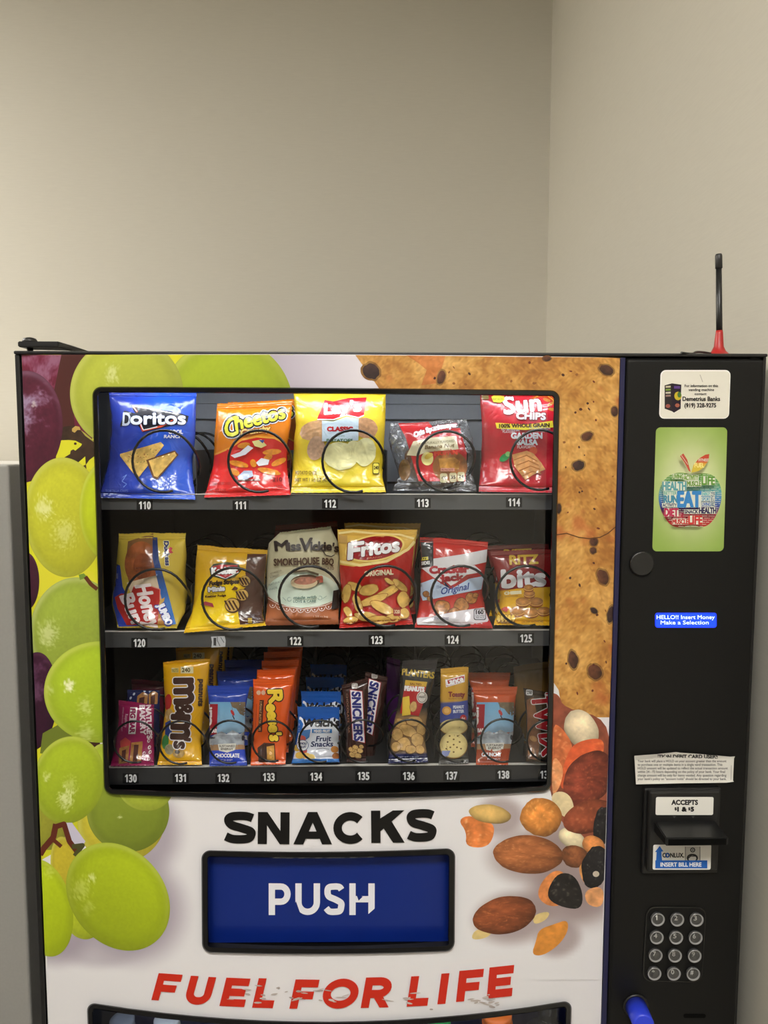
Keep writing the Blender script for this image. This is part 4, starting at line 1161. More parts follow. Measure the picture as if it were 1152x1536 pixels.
# ================================================================== wrapped snacks
class Bag(Art):
    def __init__(s, name, label, cat, L, R, base, row, T=.017, Y=.077, ybot=.045, seal=(.055, .05), group=None, film='film', wr=.0018, seed=0, pillow=.55, nu=34, nv=42):
        super().__init__()
        s.name, s.label, s.cat, s.base, s.T, s.Y, s.ybot, s.seal, s.group, s.film, s.wr, s.seed, s.pillow = name, label, cat, base, T, Y, ybot, seal, group, film, wr, seed, pillow
        s.row = row; s.nu, s.nv = nu, nv
        s.Lp, s.Rp = np.array(L, float), np.array(R, float)
        s.extra_parts = []
    def edge(s, E, v):
        d = np.concatenate([[0], np.cumsum(np.hypot(*np.diff(E, axis=0).T))]); d /= d[-1]
        return np.stack([np.interp(v, d, E[:, 0]), np.interp(v, d, E[:, 1])], 1)
    def P2(s, u, v):
        u = np.asarray(u, float); v = np.asarray(v, float)
        q = s.edge(s.Lp, v) * (1 - u)[:, None] + s.edge(s.Rp, v) * u[:, None]
        k = 1.6 * s.T / .018 if s.T > .01 else .9
        q[:, 0] += k * ((1 - u) * noise(v * 4.3, 0 * v + 3, s.seed, 3) + u * noise(v * 4.3, 0 * v + 8, s.seed + 1, 3)) * np.sin(np.pi * v) ** .3
        q[:, 1] += k * (1 - v) ** 3 * noise(u * 3.1, 0 * u + 1, s.seed + 2, 3)
        return q
    def inv(s, P):
        P = np.asarray(P, float); c = (s.Lp.mean(0) + s.Rp.mean(0)) / 2
        y0 = (s.Lp[0, 1] + s.Rp[0, 1]) / 2; y1 = (s.Lp[-1, 1] + s.Rp[-1, 1]) / 2
        v = np.clip((P[:, 1] - y0) / (y1 - y0), 0, 1); u = np.full(len(P), .5)
        for _ in range(8):
            q = s.P2(u, v); e = 1e-3
            du = (s.P2(u + e, v) - q) / e; v2 = np.where(v > .5, v - e, v + e); dv = (s.P2(u, v2) - q) / (v2 - v)[:, None]
            r = P - q; det = du[:, 0] * dv[:, 1] - du[:, 1] * dv[:, 0] + 1e-9
            u = np.clip(u + (r[:, 0] * dv[:, 1] - r[:, 1] * dv[:, 0]) / det, .004, .996)
            v = np.clip(v + (du[:, 0] * r[:, 1] - du[:, 1] * r[:, 0]) / det, .002, .998)
        return u, v
    def centre_y(s, v):
        t = np.clip((v - .6) / .4, 0, 1)
        return s.Y + (s.ybot - s.Y) * t * t
    def height(s, u, v):
        a, b = s.seal
        w_ = np.clip((v - a) / (1 - a - b), 0, 1)
        g = np.sin(np.pi * np.clip(u, 0, 1)) ** s.pillow * np.sin(np.pi * w_) ** .5
        n = 1 - np.abs(noise(u * 3.2 + s.seed, v * 2.2 + s.seed * 1.7, s.seed, 3, 1.0)) * 2
        # puckers that fan out from the seals
        pk = np.sin(u * 26 + 5 * noise(u * 2, v * 2, s.seed + 2, 2)) * (np.exp(-w_ / .16) + np.exp(-(1 - w_) / .16)) * np.clip(w_ * 12, 0, 1) * np.clip((1 - w_) * 12, 0, 1)
        edge = np.clip(g * 2.2, 0, 1)
        return s.T * g + s.wr * n * edge + s.wr * .55 * pk * np.clip(np.sin(np.pi * u) * 2, 0, 1)
    def map3(s, P, off):
        u, v = s.inv(P)
        return at(s.P2(u, v), s.centre_y(v) - s.height(u, v) - off)
    def colour(s, P):
        if callable(s.base): return lin(np.clip(s.base(P[:, 0], P[:, 1]), 0, 255))
        return np.tile(lin(s.base), (len(P), 1))
    def build(s, parts=True):
        zt = TRAYZ[s.row]
        c = (s.Lp[-1] + s.Rp[-1]) / 2
        root = empty(s.name, (float(pt(c[0], c[1], s.Y)[0]), s.Y, zt), s.label, s.cat, s.group)
        M_ = M[s.film]
        def shell(vv, ripple=False):
            nu, nv = s.nu, len(vv) - 1
            U, Vv = np.meshgrid(np.linspace(0, 1, nu + 1), vv); u = U.ravel(); v = Vv.ravel()
            P = s.P2(u, v); h = s.height(u, v)
            if ripple: h = np.full(len(u), .0004) + np.where((np.arange(nv + 1)[:, None] + 0 * U).ravel() % 2 == 0, .0003, 0)
            if ripple:                                      # pinked edge
                last = np.abs(v - (0 if vv[0] < .3 else 1)) < 1e-6
                P[:, 1] += np.where(last & ((np.tile(np.arange(nu + 1), nv + 1) % 2) == 0), -.7 if vv[0] < .3 else .7, 0)
            cy = s.centre_y(v)
            fr = at(P, cy - np.maximum(h, .0002)); bk = at(P, cy + np.maximum(h * .9, .0002))
            C_ = s.colour(P); n = len(fr); F = []
            i = lambda a, b: a * (nu + 1) + b
            for a in range(nv):
                for b in range(nu):
                    F.append((i(a, b), i(a + 1, b), i(a + 1, b + 1), i(a, b + 1)))
                    F.append((n + i(a, b), n + i(a, b + 1), n + i(a + 1, b + 1), n + i(a + 1, b)))
            for a in range(nv):
                F.append((i(a, 0), n + i(a, 0), n + i(a + 1, 0), i(a + 1, 0))); F.append((i(a, nu), i(a + 1, nu), n + i(a + 1, nu), n + i(a, nu)))
            for b in range(nu):
                F.append((i(0, b), i(0, b + 1), n + i(0, b + 1), n + i(0, b))); F.append((i(nv, b), n + i(nv, b), n + i(nv, b + 1), i(nv, b + 1)))
            return np.concatenate([fr, bk]), F, np.concatenate([C_, C_])
        a, b = s.seal
        s.refine(3.5)
        body = shell(np.linspace(a, 1 - b, s.nv))
        clear = s.film in ('clear_film', 'dark_clear')
        if clear:
            link('wrapper', mesh_from(body[0], body[1], True, body[2]), M_, root)
            if s.P: lay(s, s.map3, 'printed_label', M['film'], root, .00008, .0004)
        else:
            lay(s, s.map3, 'wrapper', M_, root, .00009, .0004, extra=body)
        for nm, vv in (('top_seal', np.linspace(0, a, 6)), ('bottom_seal', np.linspace(1 - b, 1, 6))):
            S = shell(vv, True); link(nm, mesh_from(S[0], S[1], False, S[2]), M_, root)
        s.root = root
        return s
    def behind(s, n, labels, dy=None, dx=0.0, dz=0.0, jit=.002, first=1):
        """the same kind standing further back in the same coil"""
        dy = dy or PITCH[s.row]
        for k in range(n):
            c = s.root.copy(); COL.objects.link(c)
            c.location = s.root.location + Vector((dx * (k + 1) + random.uniform(-jit, jit), dy * (k + first), max(dz, 0) * (k + 1) + random.uniform(0, jit)))
            c['label'] = labels[k]
            for ch in list(s.root.children):
                d = ch.copy(); COL.objects.link(d); d.parent = c; d.matrix_parent_inverse = ch.matrix_parent_inverse.copy()
            if s.group: c['group'] = s.group
        return s

def grad(stops):
    ys = [q[0] for q in stops]
    return lambda x, y: np.stack([np.interp(y, ys, [q[1][k] for q in stops]) for k in range(3)], 1)
def speck(c, seed, k=.2, f=.3):
    c = np.array(c, float)
    return lambda *q: c * (1 + k * noise(q[-2], q[-1], seed, 4, f))[:, None]
WH = (240, 240, 242)
ORD = ['second', 'third', 'fourth', 'fifth', 'sixth']
def lines(desc, num, n):
    return ['%s, %s in line behind the front one above label %s' % (desc, ORD[k], num) for k in range(n)]

# ---------------- top shelf
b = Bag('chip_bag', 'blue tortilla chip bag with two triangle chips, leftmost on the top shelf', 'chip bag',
        [(163, 588), (166, 620), (167, 650), (163, 690), (154, 725), (147, 746)], [(295, 589), (294, 640), (289, 690), (290, 725), (293, 749)],
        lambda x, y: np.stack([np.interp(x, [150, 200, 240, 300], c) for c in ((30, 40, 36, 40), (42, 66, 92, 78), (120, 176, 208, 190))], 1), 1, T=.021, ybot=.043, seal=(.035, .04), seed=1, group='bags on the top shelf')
b.poly([(196, 607.5), (267, 619), (283, 624), (281, 633), (214, 648), (203, 632), (180, 640), (186, 616), (203, 620)], (18, 20, 34))
b.line([(240, 615.5), (199, 609), (206, 618)], 2.2, (224, 120, 84)); b.line([(266, 621), (199, 609), (205, 617)], 1.0, WH)
b.line([(208, 628), (214, 646), (240, 640), (270, 626)], 3, (206, 70, 44)); b.line([(209, 632), (215, 645), (236, 640)], 1.3, WH)
b.text('D', 184, 638, 11, 19, (214, 222, 236), rot=3, grow=.6); b.text('oritos', 196, 636, 82, 17.5, (236, 238, 244), rot=0, grow=1.0, out=(30, 40, 70), outw=1.0, taper=.0)
b.text('COOL', 253, 650.5, 21, 5.5, WH, grow=.4); b.text('RANCH', 246, 657, 27, 4.5, WH, grow=.3, shear=.1)
tort = lambda *q: np.array((222, 182, 100.)) * (1 + .22 * noise(q[-2], q[-1], 5, 4, .25))[:, None]
b.poly([(180, 681), (241, 663), (246, 668), (208, 716), (200, 710), (180, 684)], tort, 3); b.poly([(219, 690), (262, 675.5), (268, 682), (236, 719), (229, 716)], (110, 72, 40)); b.poly([(223, 691), (262, 678), (265, 683), (236, 716), (231, 714)], tort, 3)
for i in range(40): b.ell(random.uniform(190, 236), random.uniform(672, 695), .8, .6, random.choice([(150, 60, 30), (90, 120, 50), (230, 200, 130)]))
b.line([(184, 716), (190, 712), (183, 722), (190, 726), (185, 731)], .8, (120, 150, 230)); b.text('TORTILLA CHIPS', 158, 738, 34, 3.5, (110, 130, 200)); b.text('NET WT 1 OZ', 262, 741, 26, 3.2, (110, 130, 200))
b.build()

b = Bag('chip_bag', 'orange and red cheese puff bag with yellow lettering, front one above label 111', 'chip bag',
        [(326, 606), (323, 640), (322, 675), (320, 700), (312, 728), (306, 746)], [(439, 601), (436, 640), (431, 668), (431, 705), (434, 728), (436, 742)],
        lambda x, y: np.where((y > 684)[:, None], np.array((206, 38, 38.)), np.array((232, 132, 22.))), 1, T=.018, seed=2, group='bags on the top shelf')
b.poly([(322, 681), (345, 672), (362, 660), (385, 655), (410, 656), (434, 668), (431, 705), (435, 735), (312, 739), (318, 715)], lambda x, y: np.stack([214 + 8 * noise(x, y, 3, 2, .1), 40 + 0 * x, 38 + 0 * x], 1), 6)
b.line([(322, 682), (345, 672), (362, 660), (385, 655), (412, 657), (434, 669)], 2.6, (246, 170, 60))
L1 = dict(rot=-15, shear=.12)
for g, c in ((4.6, WH), (3.2, (30, 30, 30)), (.9, (238, 232, 60))):
    b.text('C', 337, 656, 20, 27, c, rot=-12, shear=.25, grow=g); b.text('heetos', 354, 645, 76, 20, c, rot=-14, shear=.12, grow=g)
b.text('Crunchy', 361, 653, 44, 8, (250, 214, 120), rot=-9, shear=.3, grow=.7, out=(150, 50, 20), outw=.8)
b.text('REAL CHEESE', 411, 617.5, 20, 2.4, (120, 60, 10), rot=3)
puff = lambda *q: np.array((226, 142, 44.)) * (1 + .2 * noise(q[-2], q[-1], 9, 3, .3))[:, None]
for x, y, w_, rot in ((408, 678, 14, -4), (418, 693, 12, -24), (404, 707, 17, 12), (358, 696, 15, 12), (402, 686, 7, -20), (380, 695, 6, 70), (352, 708, 8, 30), (366, 668, 10, -8)):
    b.ell(x, y, w_, 4.4, puff, rot, wob=.12, seed=int(x), rings=3)
b.poly([(346, 683), (360, 678), (372, 668), (380, 672), (368, 682), (352, 687)], (236, 232, 236)); b.poly([(384, 694), (392, 687), (404, 690), (402, 697), (388, 699)], (232, 232, 240))
b.poly([(356, 715), (366, 706), (378, 706), (380, 714), (370, 719), (358, 719)], (176, 190, 216)); b.rect(356, 719, 390, 721, (90, 60, 50))
b.poly([(378, 662), (392, 659), (400, 668), (392, 672), (382, 669)], (240, 226, 150)); b.poly([(388, 660), (397, 660), (394, 665)], (60, 80, 150))
b.text('CHEESE FLAVORED SNACKS', 318, 727, 28, 4, (110, 14, 16)); b.text('NET WT 2 OZ', 313, 737, 26, 4, (110, 14, 16)); b.text('210', 409, 722, 14, 6, (120, 14, 20), grow=.3); b.text('PER PKG', 411, 731, 12, 3, (120, 14, 20))
b.build()
b.behind(2, lines('orange and red cheese puff bag', 111, 2), dy=.042, dx=.006, dz=.003)

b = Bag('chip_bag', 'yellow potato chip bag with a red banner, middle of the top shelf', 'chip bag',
        [(441, 588), (443, 640), (440, 690), (436, 739)], [(579, 588), (578, 630), (574, 680), (574, 715), (579, 738)],
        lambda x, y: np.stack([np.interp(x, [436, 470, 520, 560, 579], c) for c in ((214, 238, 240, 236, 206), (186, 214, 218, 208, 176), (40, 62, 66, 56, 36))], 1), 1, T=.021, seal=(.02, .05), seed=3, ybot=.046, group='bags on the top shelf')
b.ell(473, 645, 24, 14, speck((204, 158, 112), 2), -15, wob=.1); b.ell(549, 642, 18, 15, speck((196, 146, 104), 3), 20, wob=.1); b.ell(474, 672, 13, 18, speck((196, 160, 130), 4), 10, wob=.1)
b.ell(513, 609, 24, 22, lambda a_, b_, x, y: np.array((248, 216, 60.)) * (1.03 - .1 * np.hypot(a_, b_))[:, None]); b.ell(513, 609, 22, 20, (246, 206, 46))
b.poly([(475.6, 628.5), (487, 600), (500, 602), (522, 597), (550, 596), (546, 622), (538, 626), (520, 622), (500, 629)], (206, 30, 40)); b.line([(476, 629), (500, 629.5), (520, 622.5), (538, 626.5), (546, 623)], 1.6, WH)
b.text('Lay', 487, 621, 36, 15, WH, rot=-4, shear=.1, grow=1.3); b.text("'s", 525, 617, 16, 15, WH, rot=-2, shear=.1, grow=1.2)
b.poly([(483, 631), (500, 632), (520, 625), (538, 628), (537.5, 661), (483, 662)], (206, 222, 232)); b.text('CLASSIC', 491, 646.5, 38, 6, (190, 40, 50), grow=.7)
b.text('MADE WITH', 503, 655, 14, 2.2, (80, 120, 80)); b.text('POTATOES', 490, 662.5, 39, 4, (70, 120, 70), grow=.2)
ch_ = lambda *q: np.array((232, 226, 168.)) * (1 + .1 * noise(q[-2], q[-1], 7, 4, .15))[:, None]
b.ell(511, 684, 25, 20, ch_, 10, wob=.14, seed=4); b.ell(547, 678, 17, 21, ch_, 5, wob=.12, seed=6); b.ell(530, 670, 10, 9, ch_, 0, wob=.2, seed=5)
b.text('POTATO CHIPS', 443, 711.5, 32, 5, (120, 96, 40), grow=.15); b.text('NET WT 1 1/2 OZ (42.5g)', 443, 722, 54, 5, (120, 96, 40), grow=.15)
b.rrect(559, 694, 569, 711, 2, (90, 84, 30)); b.rrect(560, 695, 568, 710, 2, (240, 224, 90)); b.text('240', 561, 704, 6.5, 5, (60, 56, 20), grow=.25)
b.build()

b = Bag('muffin_pack', 'crumpled clear muffin pack with a red label above label 113', 'snack pack',
        [(586, 636), (584, 660), (592, 690), (598, 715), (589, 735)], [(700, 628), (708, 655), (712, 690), (710, 715), (716, 737)], (230, 230, 230), 1, T=.024, Y=.084, ybot=.052, seal=(.05, .05), film='clear_film', wr=.005, seed=5)
b.poly([(596, 632), (641, 631), (652, 644), (690, 642), (700, 680), (698, 722), (628, 722), (618, 690), (610, 660)], lambda x, y: np.stack([186 + 14 * noise(x, y, 2, 3, .08), 40 + 8 * noise(x, y, 4, 3, .1), 44 + 0 * x], 1), 6)
b.ell(675, 700, 26, 24, speck((146, 92, 48), 6, .3, .15), 0); b.ell(607, 705, 9, 16, speck((120, 90, 60), 6, .3, .15), 0)
b.poly([(620, 662), (650, 656), (684, 654), (688, 674), (640, 678), (626, 684), (610, 683)], (226, 214, 176))
b.text('Otis Spunkmeyer', 622, 656, 66, 7, WH, rot=-14, grow=.8, arc=3, out=(150, 30, 36), outw=.7)
b.text('NATURALLY FLAVORED', 634, 667, 48, 3.4, (120, 110, 80), rot=-5); b.text('Banana Nut', 637, 673.5, 44, 5.5, (120, 90, 40), rot=-4, shear=.3, grow=.15)
b.text('MUFFIN', 652, 683, 34, 6, (214, 70, 50), rot=-3, grow=.6)
b.ell(641, 688, 9, 10, (238, 226, 150)); b.ell(643, 684, 7, 4, (226, 196, 80), -30); b.poly([(658, 688), (682, 686), (690, 692), (688, 704), (660, 702)], speck((190, 136, 62), 8, .35, .2), 3)
b.rect(661, 702, 682, 707, (214, 150, 130)); b.text('IN PACKET', 662.5, 706.3, 17, 3, (110, 50, 40))
for i, x in enumerate((660, 674, 686)): b.rrect(x, 710 - i, x + 11, 724 - i, 3, (190, 180, 140)); b.text(('420', '35', '24')[i], x + 2.5, 719 - i, 6.5, 4.6, (60, 40, 30), grow=.2)
b.build()
q = b
zt1 = TRAYZ[1]
cm = pt(652, 690, .09)
bm = bmesh.new(); bmesh.ops.create_uvsphere(bm, u_segments=28, v_segments=18, radius=1)
for v in bm.verts:
    k = 1 + .05 * math.sin(v.co.x * 7 + v.co.z * 5)
    v.co = Vector((cm[0] + .040 * v.co.x * k, .094 + .014 * v.co.y, zt1 + .038 + .034 * v.co.z * k))
for f in bm.faces: f.smooth = True
me = bpy.data.meshes.new('muffin'); bm.to_mesh(me); bm.free(); link('muffin', me, mat('muffin_crumb', (140, 88, 46), .8, bump=.5, bscale=120), b.root)

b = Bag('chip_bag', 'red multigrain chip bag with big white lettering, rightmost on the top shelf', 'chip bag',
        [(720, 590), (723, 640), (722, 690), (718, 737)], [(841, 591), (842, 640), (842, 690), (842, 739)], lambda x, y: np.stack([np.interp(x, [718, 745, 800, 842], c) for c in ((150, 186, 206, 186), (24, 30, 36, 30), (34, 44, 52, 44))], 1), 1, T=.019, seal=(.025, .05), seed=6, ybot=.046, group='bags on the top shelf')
b.ell(814, 612, 24, 22, (176, 66, 30)); b.ell(812, 616, 22, 20, (196, 34, 48)); b.line(arcpts(814, 612, 20, 19, -150, -20, 14), 1.6, (214, 150, 50))
for x, y, r_ in ((820, 600, 20), (826, 606, -30), (828, 614, 10)): b.ell(x, y, 6, 2.4, (186, 120, 50), r_)
b.text('Sun', 757, 621, 55, 25, WH, rot=-6, grow=1.2, out=(130, 16, 30), outw=1.0); b.text('CHIPS', 775, 628, 43, 9.5, WH, rot=2, grow=.7, out=(130, 16, 30), outw=1.2)
b.poly([(743, 634), (790, 637), (829, 631), (830, 641), (788, 645), (745, 642.5)], (244, 222, 60)); b.text('100% WHOLE GRAIN', 749, 641.5, 75, 5.2, (70, 50, 20), rot=-1, grow=.5)
b.text('NO ARTIFICIAL', 752, 645.5, 28, 2.8, WH, rot=3); b.text('FLAVORS', 754, 649, 18, 2.8, WH, rot=3); b.text('NO COLORS FROM', 794, 643.5, 31, 3, WH, rot=2); b.text('ARTIFICIAL', 796, 647.5, 26, 3, WH, rot=2)
b.text('GARDEN', 767, 657.5, 46, 8, WH, grow=.7); b.text('SALSA', 776, 667, 30, 7.5, WH, grow=.7); b.text('FLAVORED', 776, 672.5, 27, 4, (240, 200, 200), grow=.2)
b.poly([(737, 595), (742, 592.5), (756, 594), (757, 600), (751, 604), (740, 603)], (206, 196, 60)); b.text('HEART HEALTHY', 739, 600, 16, 2.5, (70, 90, 30)); b.rect(722.5, 591, 733, 599, (110, 90, 50))
b.ell(757, 686, 9, 5, (40, 130, 70), -35); b.ell(762, 681, 4, 4, (130, 190, 110)); b.ell(800, 676, 6, 6, (214, 90, 60))
stk = lambda *q: np.array((218, 156, 96.)) * (1 + .22 * noise(q[-2], q[-1], 9, 3, .2))[:, None]
b.poly([(768, 682), (790, 676), (800, 680), (812, 694), (818, 704), (800, 712), (788, 720), (772, 700)], stk, 3)
for i in range(4): b.line([(771 + i * 4, 690 + i * 8), (790 + i * 3, 683 + i * 8), (806 + i * 2, 692 + i * 6)], 1.5, (170, 104, 50))
b.build()

# ---------------- middle shelf
b = Bag('pastry_pack', 'honey bun pack with blue stripes and red lettering above label 120', 'snack pack',
        [(178, 800), (176, 830), (172, 865), (168, 905), (176, 941)], [(279, 800), (279, 850), (281, 890), (277, 920), (265, 942)], (196, 172, 62), 2, T=.026, Y=.082, seal=(.06, .03), seed=7)
b.poly([(192, 812), (230, 800), (236, 870), (215, 885), (196, 885), (188, 850)], (120, 84, 50)); b.ell(212, 846, 25, 34, speck((146, 82, 44), 3, .25, .12)); b.ell(214, 850, 14, 20, speck((120, 62, 34), 4, .25, .12))
b.text('HONEY BUN', 203, 854, 20, 3, (60, 30, 20), rot=-2); b.text('NET WT 5 OZ', 203, 858, 20, 2.6, (60, 30, 20), rot=-2)
b.poly([(190, 874), (238, 862), (252, 895), (258, 938), (226, 938), (200, 900)], lambda x, y: np.stack([np.interp(y, [862, 890, 920], c) for c in ((214, 214, 186), (196, 190, 128), (170, 160, 60))], 1), 6)
b.poly([(172, 845), (180, 848), (184, 880), (196, 905), (210, 939), (178, 940), (169, 905)], (36, 60, 160))
b.poly([(229, 806), (236, 806), (238, 838), (246, 868), (256, 905), (264, 936), (252, 938), (244, 905), (234, 862), (229, 838)], lambda x, y: np.stack([np.interp(y, [800, 860, 900], c) for c in ((30, 38, 50), (44, 70, 110), (96, 130, 190))], 1), 5)
b.poly([(200, 880), (222, 878), (240, 884), (240, 900), (236, 938), (190, 938), (176, 912), (172, 896), (182, 890), (196, 892)], (176, 40, 38))
b.line([(200, 880), (222, 878), (240, 884), (240, 900)], 1.4, (220, 130, 120))
b.text('Honey', 203, 879, 66, 22, (240, 226, 226), rot=74, shear=.15, grow=1.3); b.text('Bun', 180, 895, 44, 19, (240, 226, 226), rot=66, shear=.15, grow=1.3)
b.text('Duchess', 246, 812, 36, 6.5, (30, 40, 100), rot=86, shear=.1, grow=.6, out=(230, 224, 180), outw=.9); b.poly([(255, 820), (259, 822), (257, 826), (260, 829), (255, 830), (252, 825)], (180, 40, 60))
b.text('JUMBO', 236, 908, 34, 10, (236, 238, 250), rot=66, grow=.9, out=(40, 60, 160), outw=1.2)
b.poly([(240, 900), (247, 896), (246, 902), (238, 909)], (200, 160, 80)); b.rect(171.5, 860, 177, 868, (110, 120, 180))
b.build()

b = Bag('cookie_bag', 'yellow and brown striped cookie bag above the scratched silver label', 'cookie bag',
        [(296, 817), (294, 850), (292, 885), (287, 920), (276, 949)], [(401, 826), (399, 860), (396, 895), (394, 920), (399, 938)], lambda x, y: np.stack([np.interp(y, [815, 850, 880, 945], c) for c in ((196, 206, 232, 236), (154, 160, 186, 190), (34, 32, 30, 34))], 1), 2, T=.018, seed=8, ybot=.044)
b.poly([(371, 831), (400, 831), (398, 860), (395, 900), (397, 935), (360, 937), (357, 918), (360, 888), (372, 878), (368, 860)], speck((74, 44, 34), 3, .15, .1), 6)
b.poly([(302, 882), (354, 874), (360, 880), (360, 890), (357, 918), (360, 937), (284, 945), (290, 915)], (244, 208, 26))
b.poly([(314, 853), (320, 846), (340, 843), (358, 846), (362, 856), (352, 866), (338, 870), (316, 864)], (58, 62, 34)); b.poly([(318, 850), (330, 847), (356, 848), (358, 858), (338, 868), (328, 864), (318, 861)], (176, 40, 48)); b.line([(318, 861), (328, 864), (338, 868), (358, 858)], 1.2, WH)
b.text('Keebler', 318, 861, 38, 9, WH, rot=-2, grow=.9, out=(60, 50, 50), outw=.6); b.text('Fudge Stripes', 314, 878, 44, 6, (58, 40, 20), rot=-4, shear=.2, grow=.7)
b.text('Minis', 313, 887.5, 24, 6, WH, rot=-5, grow=.9, out=(60, 40, 20), outw=1.0); b.text('COOKIES MADE WITH', 310, 892, 27, 2.2, (80, 50, 20), rot=-4); b.text('Keebler Fudge', 308, 896.5, 31, 3.2, (80, 50, 20), rot=-4, grow=.25)
for x, y, r_ in ((349, 908, 12), (364, 893, 10), (368, 872, 9)):
    b.ell(x, y, r_, r_ * .95, (70, 42, 30)); b.ell(x - .5, y - .5, r_ * .88, r_ * .82, speck((206, 168, 92), 4, .15, .3))
    for k in (-.5, 0, .5): b.line([(x - r_ * .5 + k * r_, y - r_ * .6), (x + r_ * .2 + k * r_, y + r_ * .6)], 2.6, (76, 46, 32))
b.poly([(347, 885), (352, 879), (357, 882), (355, 885)], (96, 54, 34))
b.poly([(300, 907), (308, 902), (319, 905), (321, 911), (310, 908)], (172, 60, 74))
b.text('COOKIES', 328, 934, 16, 2.6, (110, 80, 20)); b.rect(372, 927, 378, 935, (190, 160, 60))
b.build()

b = Bag('chip_bag', 'cream kettle chip bag with dark script lettering, above label 122', 'chip bag',
        [(404, 812), (401, 840), (400, 880), (400, 915), (397, 938)], [(503, 806), (509, 835), (510, 880), (508, 915), (508, 936)], lambda x, y: np.stack([np.interp(y, [790, 850, 870, 905, 912, 940], c) for c in ((176, 190, 206, 206, 150, 140), (170, 182, 204, 206, 84, 76), (140, 150, 176, 186, 50, 40))], 1), 2, T=.024, Y=.085, seal=(.02, .05), seed=9, film='matte_film', wr=.002)
b.Lp = np.array([(420, 800), (404, 815), (400, 845), (400, 880), (400, 915), (397, 938)], float); b.Rp = np.array([(496, 790), (508, 815), (511, 845), (511, 880), (508, 915), (508, 936)], float)
b.ell(454, 885, 52, 27, (214, 228, 212), 0)
b.poly([(400, 893), (412, 902), (430, 909), (452, 912), (480, 909), (509, 898), (509, 936), (398, 938)], lambda x, y: np.stack([np.interp(y, [890, 925, 938], c) for c in ((140, 168, 120), (76, 96, 64), (54, 52, 34))], 1), 5)
b.ell(455, 886, 54, 25, (214, 228, 212), 0)
for i in range(10): x = 409 + 10.5 * i; y = 905 + 9 * (1 - ((x - 455) / 50) ** 2); b.line(arcpts(x, y, 4.6, 5, 0, 180, 8), .9, (236, 214, 206)); b.ell(x, y + 1.6, 1, 1, WH)
b.line([(401, 897), (420, 908), (454, 914), (488, 908), (509, 898)], 1.2, (226, 200, 190))
INK = (40, 28, 26)
b.text('M', 413, 826, 20, 14, INK, rot=-4, shear=-.05, grow=.9); b.text('iss', 433, 826, 18, 12.5, INK, rot=-4, grow=.8); b.text('V', 449, 826, 18, 18, INK, rot=-2, shear=.1, grow=1.0); b.text('ickie', 466, 825, 31, 12.5, INK, rot=1, grow=.8); b.text("'s", 498, 827, 9, 12, INK, rot=8, grow=.7)
b.line([(484, 826), (489, 833), (497, 835), (502, 832)], 1.4, INK)
b.text('SMOKEHOUSE', 411, 848.5, 68, 10, (72, 46, 32), rot=-2, grow=.45); b.text('BBQ', 483, 846.5, 17, 9.5, (72, 46, 32), rot=4, grow=.45); b.text('FLAVORED', 476, 853.5, 25, 4, (80, 54, 40), rot=3)
b.text('NO ARTIFICIAL', 406, 862, 18, 2.6, (80, 60, 50), rot=-18); b.text('FLAVORS', 406, 868, 14, 2.6, (70, 60, 60), rot=-20); b.text('NATURALLY', 404, 879, 22, 3, (90, 110, 100), rot=-18); b.text('MADE', 405, 886, 12, 3, (90, 110, 100), rot=-18)
b.ell(458, 872, 22, 10, (120, 90, 70), -4); b.ell(456, 874, 20, 9, (224, 206, 170), -2); b.ell(458, 871, 17, 6, speck((188, 130, 110), 3, .25, .3), -4); b.line([(474, 868), (482, 866), (482, 874)], 5, (196, 110, 90)); b.line([(438, 858), (460, 856), (478, 862)], 3, (90, 76, 56))
b.text('made with', 440, 898.5, 34, 4, (70, 110, 100), rot=-2, shear=.3, grow=.15); b.text('LOVE & CARE', 440, 904, 34, 3.6, (70, 110, 100), rot=-1, grow=.1)
b.line(arcpts(434, 899, 3, 3, 0, 300, 10), .6, (100, 140, 130)); b.line(arcpts(480, 897, 3, 3, -120, 180, 10), .6, (100, 140, 130)); b.line([(424, 896), (429, 901)], .6, (100, 140, 130)); b.line([(484, 898), (490, 894)], .6, (100, 140, 130))
b.text('1 3/8 oz bag', 470, 926, 22, 2.6, (220, 190, 170)); b.poly([(500, 886), (510, 884), (509, 912), (497, 914), (499, 896)], (34, 26, 26))
b.build()
r2 = Bag('chip_bag', 'dark red chip bag behind the cream kettle chip bag', 'chip bag', [(414, 788), (404, 830), (402, 880), (400, 936)], [(506, 782), (510, 830), (510, 880), (508, 936)], (112, 26, 28), 2, T=.02, Y=.16, ybot=.16, seed=19)
r2.build()

b = Bag('chip_bag', 'gold and red corn chip bag with an oval logo, above label 123', 'chip bag',
        [(506, 795), (508, 830), (511, 865), (512, 900), (509, 942)], [(626, 795), (622, 830), (617, 870), (613, 905), (620, 936)], lambda x, y: np.stack([np.interp(y, [795, 850, 858, 940], c) for c in ((222, 226, 186, 180), (180, 184, 40, 36), (84, 90, 34, 30))], 1), 2, T=.02, seed=10, group='bags on the middle shelf')
b.poly([(509, 847), (530, 850), (565, 845), (600, 834), (621, 818), (616, 870), (614, 905), (617, 930), (511, 935), (513, 880)], (178, 34, 30))
b.line([(508, 842), (540, 848), (580, 842), (612, 824), (622, 812)], 4, (246, 222, 150)); b.line([(508, 800), (530, 797), (560, 800)], 3, (246, 226, 160)); b.line([(560, 800), (600, 802), (621, 808)], 3, (244, 220, 150)); b.rect(508, 803, 521, 815, (190, 150, 80))
b.ell(562, 822, 45, 20, (244, 214, 120), -9); b.ell(562, 822, 42, 17.5, (150, 26, 30), -9)
